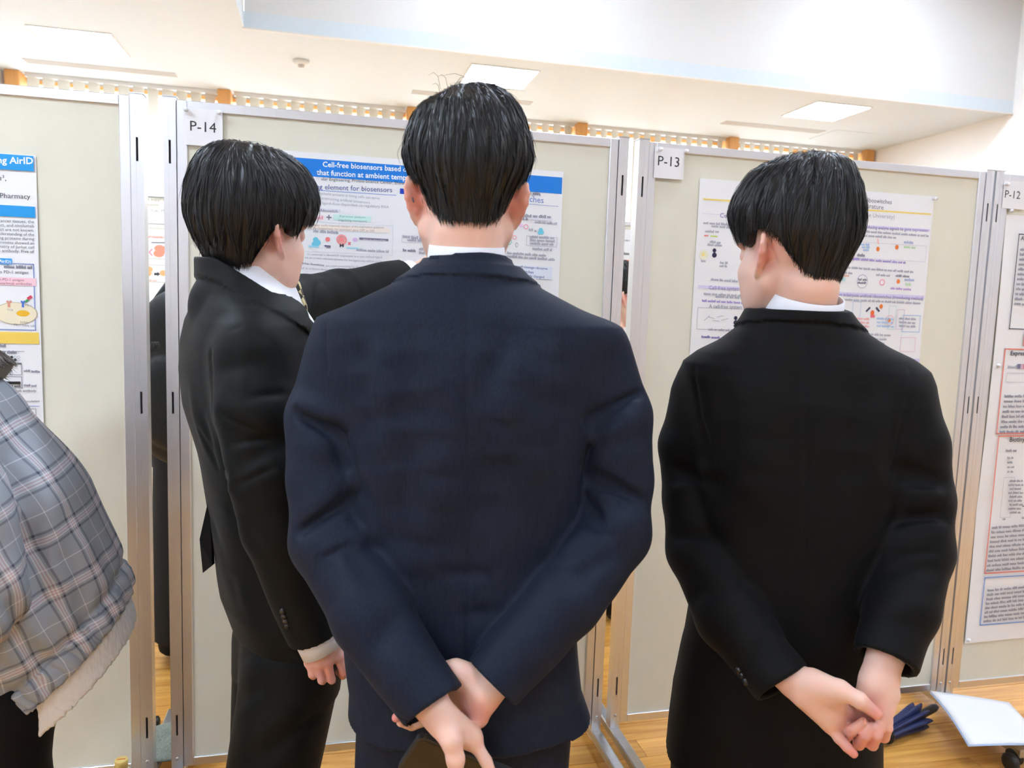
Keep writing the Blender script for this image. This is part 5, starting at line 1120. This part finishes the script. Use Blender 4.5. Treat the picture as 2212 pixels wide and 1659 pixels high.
# ------------------------------------------------------------------ the stooping person in a checked jacket, far left
def plaid_material():
    m = bpy.data.materials.new('grey_plaid'); m.use_nodes = True; nt = m.node_tree; b = nt.nodes['Principled BSDF']
    tc = nt.nodes.new('ShaderNodeTexCoord'); mp = nt.nodes.new('ShaderNodeMapping'); mp.inputs['Rotation'].default_value = (0, math.radians(22), 0)
    nt.links.new(tc.outputs['Object'], mp.inputs[0])
    wn = nt.nodes.new('ShaderNodeTexNoise'); wn.inputs['Scale'].default_value = 6; mxv = nt.nodes.new('ShaderNodeMix'); mxv.data_type = 'VECTOR'; mxv.inputs[0].default_value = 0.02
    nt.links.new(mp.outputs[0], wn.inputs['Vector']); nt.links.new(mp.outputs[0], mxv.inputs[4]); nt.links.new(wn.outputs['Color'], mxv.inputs[5])
    sp = nt.nodes.new('ShaderNodeSeparateXYZ'); nt.links.new(mxv.outputs[1], sp.inputs[0])
    base, dark, white, pink = srgb(146, 152, 160), srgb(62, 68, 86), srgb(214, 214, 220), srgb(186, 150, 152)
    outs = []
    for axx, per in ((0, 0.078), (2, 0.084)):
        src = sp.outputs[axx]
        if axx == 0:   # wrap the lengthwise stripes round the body
            ad = nt.nodes.new('ShaderNodeMath'); ad.operation = 'MULTIPLY_ADD'; ad.inputs[1].default_value = 0.55; nt.links.new(sp.outputs[1], ad.inputs[0]); nt.links.new(sp.outputs[0], ad.inputs[2]); src = ad.outputs[0]
        dv = nt.nodes.new('ShaderNodeMath'); dv.operation = 'DIVIDE'; dv.inputs[1].default_value = per; fr = nt.nodes.new('ShaderNodeMath'); fr.operation = 'FRACT'
        nt.links.new(src, dv.inputs[0]); nt.links.new(dv.outputs[0], fr.inputs[0])
        cr = nt.nodes.new('ShaderNodeValToRGB'); cr.color_ramp.interpolation = 'CONSTANT'; el = cr.color_ramp.elements
        stops = [(0, base), (.10, dark), (.145, base), (.19, white), (.22, pink), (.245, white), (.275, pink), (.30, white), (.33, base), (.375, dark), (.42, base), (.73, white), (.75, base)]
        el[0].position, el[0].color = 0, (*base, 1); el[1].position, el[1].color = stops[1][0], (*stops[1][1], 1)
        for q, c in stops[2:]: e = el.new(q); e.color = (*c, 1)
        nt.links.new(fr.outputs[0], cr.inputs[0]); outs.append(cr)
    mx = nt.nodes.new('ShaderNodeMix'); mx.data_type = 'RGBA'; mx.inputs[0].default_value = 0.5; nt.links.new(outs[0].outputs[0], mx.inputs[6]); nt.links.new(outs[1].outputs[0], mx.inputs[7])
    hs = nt.nodes.new('ShaderNodeGamma'); hs.inputs[1].default_value = 0.95; nt.links.new(mx.outputs[2], hs.inputs[0]); nt.links.new(hs.outputs[0], b.inputs['Base Color']); b.inputs['Roughness'].default_value = .8
    return m
def plaid_person():
    p = Person(100, 1.50, 'person in a grey plaid blouson and white knit stooping at the left edge', 'person'); L = p.L
    M_pl = plaid_material()
    f = Field(A(-.55, -.35, .50), A(.16, .30, 1.28), .005)
    ax0 = np.array([.60, 0, -.80])
    pts = [L(-105, 945, .02), L(-20, 1120, .0), L(40, 1260, .0), L(85, 1355, .0), L(190, 1535, .0)]
    chain(f, pts, [.118, .145, .150, .143, .13], .05, ((0, 1, 0), .92))
    hem_o = L(122, 1415, 0); hem_n = L(243, 1300, 0)-L(0, 1530, 0); hem_n = A(-hem_n[2], 0, hem_n[0]); hem_n /= np.linalg.norm(hem_n)
    if hem_n[2] > 0: hem_n = -hem_n
    sl, X, Y, Z = f.sub((-9, -9, -9), (9, 9, 9), 0); hd = plane(hem_o, hem_n)(X, Y, Z)
    # gathered elastic band: narrower, rippled
    tt = np.arctan2(Y, (X-hem_o[0])*hem_n[2]*-1+(Z-hem_o[2])*hem_n[0]); band = np.exp(-((hd+.028)/.016)**2)
    f.F += (0.010*np.exp(-((hd+.045)/.010)**2)+0.004*np.sin(tt*26)*np.clip(1+hd/.16, 0, 1)).astype(np.float32)
    f.F = np.maximum(f.F, hd.astype(np.float32))
    # hanging sleeves
    for dy_ in (-1, 1): chain(f, [L(-150, 985, .13*dy_), L(-85, 1130, .17*dy_), L(-80, 1290, .18*dy_), L(-170, 1400, .20*dy_)], [.075, .078, .080, .06], .008)
    p.folds(f, [(60, 900, 130, 1120, .02, .006), (20, 950, 60, 1180, .02, -.010), (90, 1050, 150, 1290, .018, .009), (60, 1150, 110, 1330, .014, -.012), (130, 1180, 190, 1340, .014, -.010), (20, 1200, 70, 1400, .016, .010), (10, 1290, 90, 1440, .013, -.012), (160, 1150, 215, 1290, .016, .008), (0, 1360, 60, 1470, .014, .009)])
    skin_obj('blouson', f, M_pl, p.o, 1)
    # elastic hem band
    f = Field(A(-.55, -.35, .45), A(.16, .30, 1.0), .005); chain(f, [L(50, 1290), L(85, 1355), L(200, 1550)], [.152, .149, .140], .02, ((0, 1, 0), .92))
    sl, X, Y, Z = f.sub((-9, -9, -9), (9, 9, 9), 0); hd = plane(hem_o, hem_n)(X, Y, Z); tt = np.arctan2(Y, X*hem_n[2]*-1+Z*hem_n[0]-(hem_o[0]*hem_n[2]*-1+hem_o[2]*hem_n[0]))
    f.F += (0.005*np.sin(tt*34)).astype(np.float32); f.F = np.maximum(f.F, np.maximum(hd, -.042-hd).astype(np.float32)); skin_obj('elastic_hem', f, M_pl, p.o, 2)
    f = Field(A(-.55, -.35, .40), A(.16, .30, 1.0), .005); chain(f, [L(60, 1310), L(90, 1365), L(210, 1570)], [.130, .137, .130], .03, ((0, 1, 0), .9))
    sl, X, Y, Z = f.sub((-9, -9, -9), (9, 9, 9), 0); hd = plane(hem_o+hem_n*.048, hem_n)(X, Y, Z); tt = np.arctan2(Y, -X*hem_n[2]+Z*hem_n[0]+hem_o[0]*hem_n[2]-hem_o[2]*hem_n[0])
    f.F = np.maximum(f.F, hd.astype(np.float32)); f.F += (0.0016*np.sin(tt*70)).astype(np.float32); skin_obj('knit_sweater', f, M_knit, p.o, 1)
    # head, neck, arms
    Hc = L(-178, 795, .03); R = euler(-70, 55, 0)
    f = Field(A(-.75, -.40, .40), Hc+A(.45, .30, .24), .0045); head(f, Hc, R, .95); neck(f, Hc+R@A(0, -.03, -.05), L(-80, 930, .02), .052, .055)
    chain(f, [L(-80, 930, .02), L(-20, 1120, 0), L(40, 1300, 0)], [.055, .07, .07], .01)
    for dy_ in (-1, 1):
        wq = L(-190, 1425, -.20*dy_*-1 if dy_ < 0 else .2); chain(f, [L(-100, 985, .10*dy_), L(-85, 1130, .17*dy_), L(-80, 1290, .18*dy_), L(-180, 1410, .20*dy_)], [.04, .036, .034, .026], .01)
        wq = L(-180, 1410, .20*dy_); d_ = A(-.8, 0, -.6); kn = [wq+d_*.08+A(0, .018*(i-1.5), 0) for i in range(4)]
        hand(f, wq, kn, [[k_+d_*.04, k_+d_*.065+A(0, 0, -.01), k_+d_*.08+A(0, 0, -.02)] for k_ in kn], [wq+d_*.03+A(0, -.02, 0), wq+d_*.06+A(0, -.04, 0), wq+d_*.09+A(0, -.045, 0)])
    body_obj(p, f)
    rows_h = [(.160, .03, -.06, .035), (.150, .06, -.09, .08), (.12, .09, -.112, .11), (.07, .100, -.12, .12), (.02, .098, -.118, .116), (-.03, .08, -.11, .1), (-.08, .075, -.10, .08), (-.11, .07, -.09, .06)]
    hair_obj(p, Hc, R, rows_h, [(-.13, -.115), (-.03, -.10), (.03, -.02), (.06, .02), (.13, .03)], (0, -.05, .15), M_hairb, 4000, 21, .95)
    # trousers: bent legs
    f = Field(A(-.42, -.26, .03), A(.10, .26, .85), .006)
    f.put(ell(L(20, 1450, 0), (.10, .115, .10)), 0)
    for dy_ in (-.05, .07): chain(f, [L(-5, 1520, dy_), L(-5, 1660, dy_)*A(1, 1, 0)+A(0, 0, .48), L(0, 1660, dy_)*A(1, 1, 0)+A(0, 0, .06)], [.085, .072, .068], .03)
    skin_obj('trousers', f, M_trou, p.o)
    q = L(0, 1660, -.08); shoe(p, (q[0], q[1]), -1.4); q = L(0, 1660, .09); shoe(p, (q[0], q[1]), -1.4)
plaid_person()

# ------------------------------------------------------------------ people behind the boards, seen through the gaps
def far_person(px, dist, label, coat, head_px, yaw, collarm, long_coat, seed, ear_off=None, hairm=None):
    p = Person(px, dist, label); L = p.L; R = euler(yaw, 2)
    Hc = head_px(p, R); zs = Hc[2]-.23
    psi = math.radians(yaw*.7); rg = A(math.cos(psi), -math.sin(psi), 0); fw = A(math.sin(psi), math.cos(psi), 0); cx, cy = Hc[0], Hc[1]-.02
    f = Field(A(cx-.34, cy-.3, zs-.78), Hc+A(.34, .34, .20), .0045); head(f, Hc, R); neck(f, Hc+R@A(0, -.028, -.055), Hc+A(0, -.02, -.22), .055, .058)
    f.put(cap(A(cx, cy, zs-.05), A(cx, cy, zs-.6), .05, .06), .02); f.put(cap(A(cx, cy, zs-.07)-rg*.19, A(cx, cy, zs-.07)+rg*.19, .04), .02)
    for q in (-1, 1):
        chain(f, [A(cx, cy, zs-.08)+rg*q*.20, A(cx, cy, zs-.36)+rg*q*.225, A(cx, cy, zs-.60)+rg*q*.21+fw*.09], [.035, .033, .026], .01)
        w0 = A(cx, cy, zs-.60)+rg*q*.21+fw*.09; kn = [w0+A(0, 0, -.075)+fw*(.03-.018*i) for i in range(4)]
        hand(f, w0, kn, [[k_+A(0, 0, -.035), k_+A(0, 0, -.06)-rg*q*.012, k_+A(0, 0, -.07)-rg*q*.03] for k_ in kn], [w0+fw*.02+A(0, 0, -.02), w0+fw*.045+A(0, 0, -.055), w0+fw*.045+A(0, 0, -.09)])
    body_obj(p, f, EAR_RED[-2:])
    rows_h = [(.160, .03, -.06, .035), (.150, .06, -.09, .08), (.12, .088, -.108, .105), (.07, .096, -.116, .115), (.02, .088, -.112, .11), (-.02, .07, -.1, .09), (-.06, .058, -.088, .07)]
    hair_obj(p, Hc, R, rows_h, [(-.12, -.05), (-.06, -.045), (-.036, .016), (.012, .022), (.02, -.005), (.04, .0), (.06, .025), (.12, .035)], (0, -.05, .15), hairm, 2500, seed)
    hem = .09 if long_coat else .68
    rows = [(hem, cx, cy, .20, .14), (.95, cx, cy, .185, .125), (zs-.16, cx, cy, .20, .125), (zs-.06, cx, cy, .205, .11), (zs-.02, cx, cy, .18, .10), (zs+.03, cx, cy, .11, .08), (zs+.06, cx, cy, .08, .07)]
    f = Field(A(cx-.36, cy-.3, hem-.02), A(cx+.36, cy+.3, zs+.1), .007); f.put(loft(rows, psi, 2.3), 0)
    rg = A(math.cos(psi), -math.sin(psi), 0); fw = A(math.sin(psi), math.cos(psi), 0)
    for q in (-1, 1): chain(f, [A(cx, cy, zs-.08)+rg*q*.20, A(cx, cy, zs-.36)+rg*q*.225, A(cx, cy, zs-.58)+rg*q*.21+fw*.08], [.058, .058, .045], .015)
    f.put(cap(A(cx, cy, zs-.02), A(cx, cy, zs+.2), .06), .002, 'cut'); skin_obj('coat', f, coat, p.o)
    ring_band('shirt_collar', Hc+A(0, -.03, -.165), R, [(-.03, .066, .066, 0), (.02, .061, .062, 0)], collarm, p.o, 32, .003)
    trousers(p, A(cx, cy, .74)-rg*.085, A(cx, cy, .74)+rg*.085, A(cx, cy, .06)-rg*.1, A(cx, cy, .06)+rg*.1, A(cx, cy, .95), M_trou, .16, .11, psi)
    for q in (-1, 1): c = A(cx, cy, 0)+rg*q*.10+fw*.03; shoe(p, (c[0], c[1]), psi)
    return p, Hc, rg, fw, zs
P1, H1, rg1, fw1, zs1 = far_person(345, 2.80, 'person in a dark coat standing behind the left gap', fabric('dark_grey_coat', (.012, .013, .014), (.02, .021, .023)), lambda p, R: A(.155, .10, 1.53), 35, M_shirt, True, 31)
P2, H2, rg2, fw2, zs2 = far_person(1348, 3.25, 'person in a dark suit behind the right gap, only ear and hair showing', M_blk, lambda p, R: p.L(1347, 645, -.04)-R@A(.080, -.01, 0), 62, mat('pale_blue_shirt', srgb(200, 214, 226), .8, noise=(15, .02, U1)), False, 33)
# backpack worn by the person in the dark coat
bk = tag(empty('backpack', P1.o.location, P1.rz), 'black backpack with hanging clips behind the left gap', 'backpack')
M_bag = fabric('black_nylon', (.012, .013, .015), (.022, .023, .026), 300, None, .55)
c0 = A(H1[0], H1[1]-.02, zs1-.25)-fw1*.20
f = Field(c0-A(.30, .26, .36), c0+A(.30, .26, .36), .006)
f.put(cap(c0-A(0, 0, .14), c0+A(0, 0, .15), .155, .14, (fw1, .62)), 0); f.put(cap(c0-fw1*.07-A(0, 0, .12), c0-fw1*.07-A(0, 0, .02), .11, .11, (fw1, .5)), .01)
f.bump(c0-fw1*.1+A(-.15, 0, .08), c0-fw1*.1+A(.15, 0, .08), .012, -.006); skin_obj('bag_body', f, M_bag, bk)
tube('handle', [c0+A(0, 0, .27)+rg1*.03, c0+A(0, 0, .315)+rg1*.015, c0+A(0, 0, .315)-rg1*.015, c0+A(0, 0, .27)-rg1*.03], .006, M_bag, bk, 8)
for q in (-1, 1): tube('shoulder_strap', [c0+rg1*q*.09+A(0, 0, .24), c0+rg1*q*.10+fw1*.16+A(0, 0, .33), c0+rg1*q*.11+fw1*.30+A(0, 0, .22), c0+rg1*q*.12+fw1*.28-A(0, 0, .02), c0+rg1*q*.12+fw1*.06-A(0, 0, .18)], .014, M_bag, bk, 8)
for k in range(3):
    a = np.array(P1.L(331+k*5, 728, 0)); d_ = c0-fw1*.17; a = A(a[0], d_[1]-.01, a[2]); tube('clip', [a, a+A(.006, -.003, -.012), a+A(.003, -.002, -.03), a+A(-.005, 0, -.012), a], .002, M_black, bk, 6)
# ------------------------------------------------------------------ small things on the floor
# papers lying on the board's foot and casters
pc = [on_z(2009, 1492, .105), on_z(2180, 1512, .105), on_z(2260, 1600, .10), on_z(2093, 1608, .09)]
pp = tag(empty('paper_stack', (pc[3].x, pc[3].y, 0)), 'white sheets of paper lying over the foot of the board beside the umbrella', 'paper')
def sheet(name, dz, sx, m, par, shrink=0.0, bl=None):
    n = 10; V, F = [], []
    for j in range(n+1):
        for i in range(n+1):
            u, v = i/n, j/n; u2, v2 = shrink+u*(1-2*shrink), shrink+v*(1-2*shrink)
            q = (pc[0]*(1-u2)+pc[1]*u2)*(1-v2)+(pc[3]*(1-u2)+pc[2]*u2)*v2
            V.append((q.x-pc[3].x+sx*.6, q.y-pc[3].y+sx*.4, q.z+dz+.012*math.sin(math.pi*v)*(1-u)-.008*(u*u)))
    for j in range(n):
        for i in range(n): F.append((j*(n+1)+i, (j+1)*(n+1)+i, (j+1)*(n+1)+i+1, j*(n+1)+i+1))
    k = len(V); V += [(a, b, c-.0012) for a, b, c in V]; F += [tuple(k+q for q in f)[::-1] for f in F]
    e = list(range(n+1))+[j*(n+1)+n for j in range(1, n+1)]+[n*(n+1)+i for i in range(n-1, -1, -1)]+[j*(n+1) for j in range(n-1, 0, -1)]
    for a, b in zip(e, e[1:]+e[:1]): F.append((a, b, b+k, a+k))
    me = bpy.data.meshes.new(name); me.from_pydata(V, [], F); me.update(); return new_obj(name, me, m, par, True)
sheet('bottom_sheet', -.004, .012, M_paper, pp); sheet('printed_sheet', -.0022, -.012, mat('blue_white_print', srgb(176, 196, 228), .45, noise=(9, .25, U1)), pp); sheet('top_sheet', 0, 0, M_paper, pp)
# umbrella
ua, ub = on_z(2018, 1520, .050), on_z(1900, 1582, .034)
um = tag(empty('umbrella', (ub.x, ub.y, 0)), 'folded navy umbrella with black handle lying on the floor', 'umbrella')
axu = (ua-ub).normalized(); up_ = Vector((0, 0, 1)); sd_ = axu.cross(up_).normalized(); up_ = sd_.cross(axu)
Lu = (ua-ub).length; ub2 = on_z(1980, 1549, .042)-axu*.262
def lobes(name, rows, m, par, lob=8, amp=.3, org=ub2):
    V, F = [], []; seg = 64
    for j, (t, r, am) in enumerate(rows):
        for k in range(seg):
            a = 2*math.pi*k/seg; rr_ = r*(1+am*(abs(math.cos(a*lob/2))-.5)); tip = .02*am*abs(math.cos(a*lob/2))
            q = org+axu*(t+tip)+sd_*(math.cos(a)*rr_)+up_*(math.sin(a)*rr_); V.append((q.x-ub.x, q.y-ub.y, max(q.z, .003)))
    for j in range(len(rows)-1):
        for k in range(seg): F.append((j*seg+k, j*seg+(k+1) % seg, (j+1)*seg+(k+1) % seg, (j+1)*seg+k))
    F.append(tuple(range(seg))[::-1]); F.append(tuple((len(rows)-1)*seg+k for k in range(seg)))
    me = bpy.data.meshes.new(name); me.from_pydata(V, [], F); me.update(); return new_obj(name, me, m, par, True)
M_um = mat('navy_nylon', srgb(26, 38, 84), .55, noise=(30, .15, U1))
lobes('canopy', [(-.02, .006, .1), (.02, .012, .3), (.10, .020, .5), (.18, .024, .7), (.235, .027, 1.0), (.262, .026, 1.2), (.27, .010, .2)], M_um, um)
hz = lambda t: tuple(x-y for x, y in zip(ub2+axu*t, (ub.x, ub.y, 0)))
tube('shaft', [hz(-.05), hz(.30)], .004, M_steel, um, 8); tube('handle', [hz(.268), hz(.285), hz(.36), hz(.375)], [.010, .013, .013, .009], M_black, um, 14)
tube('tie_strap', [hz(.09), hz(.094)], .031, M_black, um, 16)
# bottle with a pale yellow cap
bc = on_y(262, 1640, 1.97)
bt_ = tag(empty('bottle', (bc.x, bc.y, 0)), 'small bottle with a pale yellow cap on the floor at the left board', 'bottle')
zc_ = bc.z
M_pet = mat('clear_bottle', (.75, .70, .55), .15, noise=(10, .02, U1)); M_ycap = mat('pale_yellow_cap', srgb(224, 196, 116), .5, noise=(30, .05, U1))
tube('bottle_body', [(0, 0, 0.0), (0, 0, .006), (0, 0, zc_-.05), (0, 0, zc_-.028), (0, 0, zc_-.016)], [.026, .030, .030, .018, .013], M_pet, bt_, 24)
tube('cap', [(0, 0, zc_-.022), (0, 0, zc_-.002), (0, 0, zc_)], [.0155, .0155, .0145], M_ycap, bt_, 24)
box('cap_stripe', (-.010, -.002, zc_), (.010, .002, zc_+.0006), mat('orange_print', srgb(214, 120, 50), .5, noise=(30, .05, U1)), bt_)
# crumpled cloth lying across the board feet behind the left gap
g = tag(empty('cloth', (-.425, 2.20, 0)), 'crumpled grey-green cloth lying across the board feet behind the left gap', 'cloth')
f = Field(A(-.16, -.14, .05), A(.16, .14, .13), .004)
f.put(ell(A(0, 0, .060), (.10, .10, .026)), 0); f.put(ell(A(.03, .02, .070), (.06, .06, .020)), .02)
f.put(((lambda X, Y, Z: .0605-Z+0*X+0*Y), A(-9, -9, -9), A(9, 9, 9)), 0, 'and'); f.bump(A(-.06, -.06, .08), A(.04, .03, .09), .012, -.006); f.bump(A(.0, -.06, .08), A(.05, .05, .09), .012, .007); f.bump(A(-.05, .0, .08), A(-.02, .06, .09), .010, -.005)
skin_obj('cloth_folds', f, fabric('grey_green_cloth', srgb(118, 126, 118), srgb(140, 148, 138), 200), g)
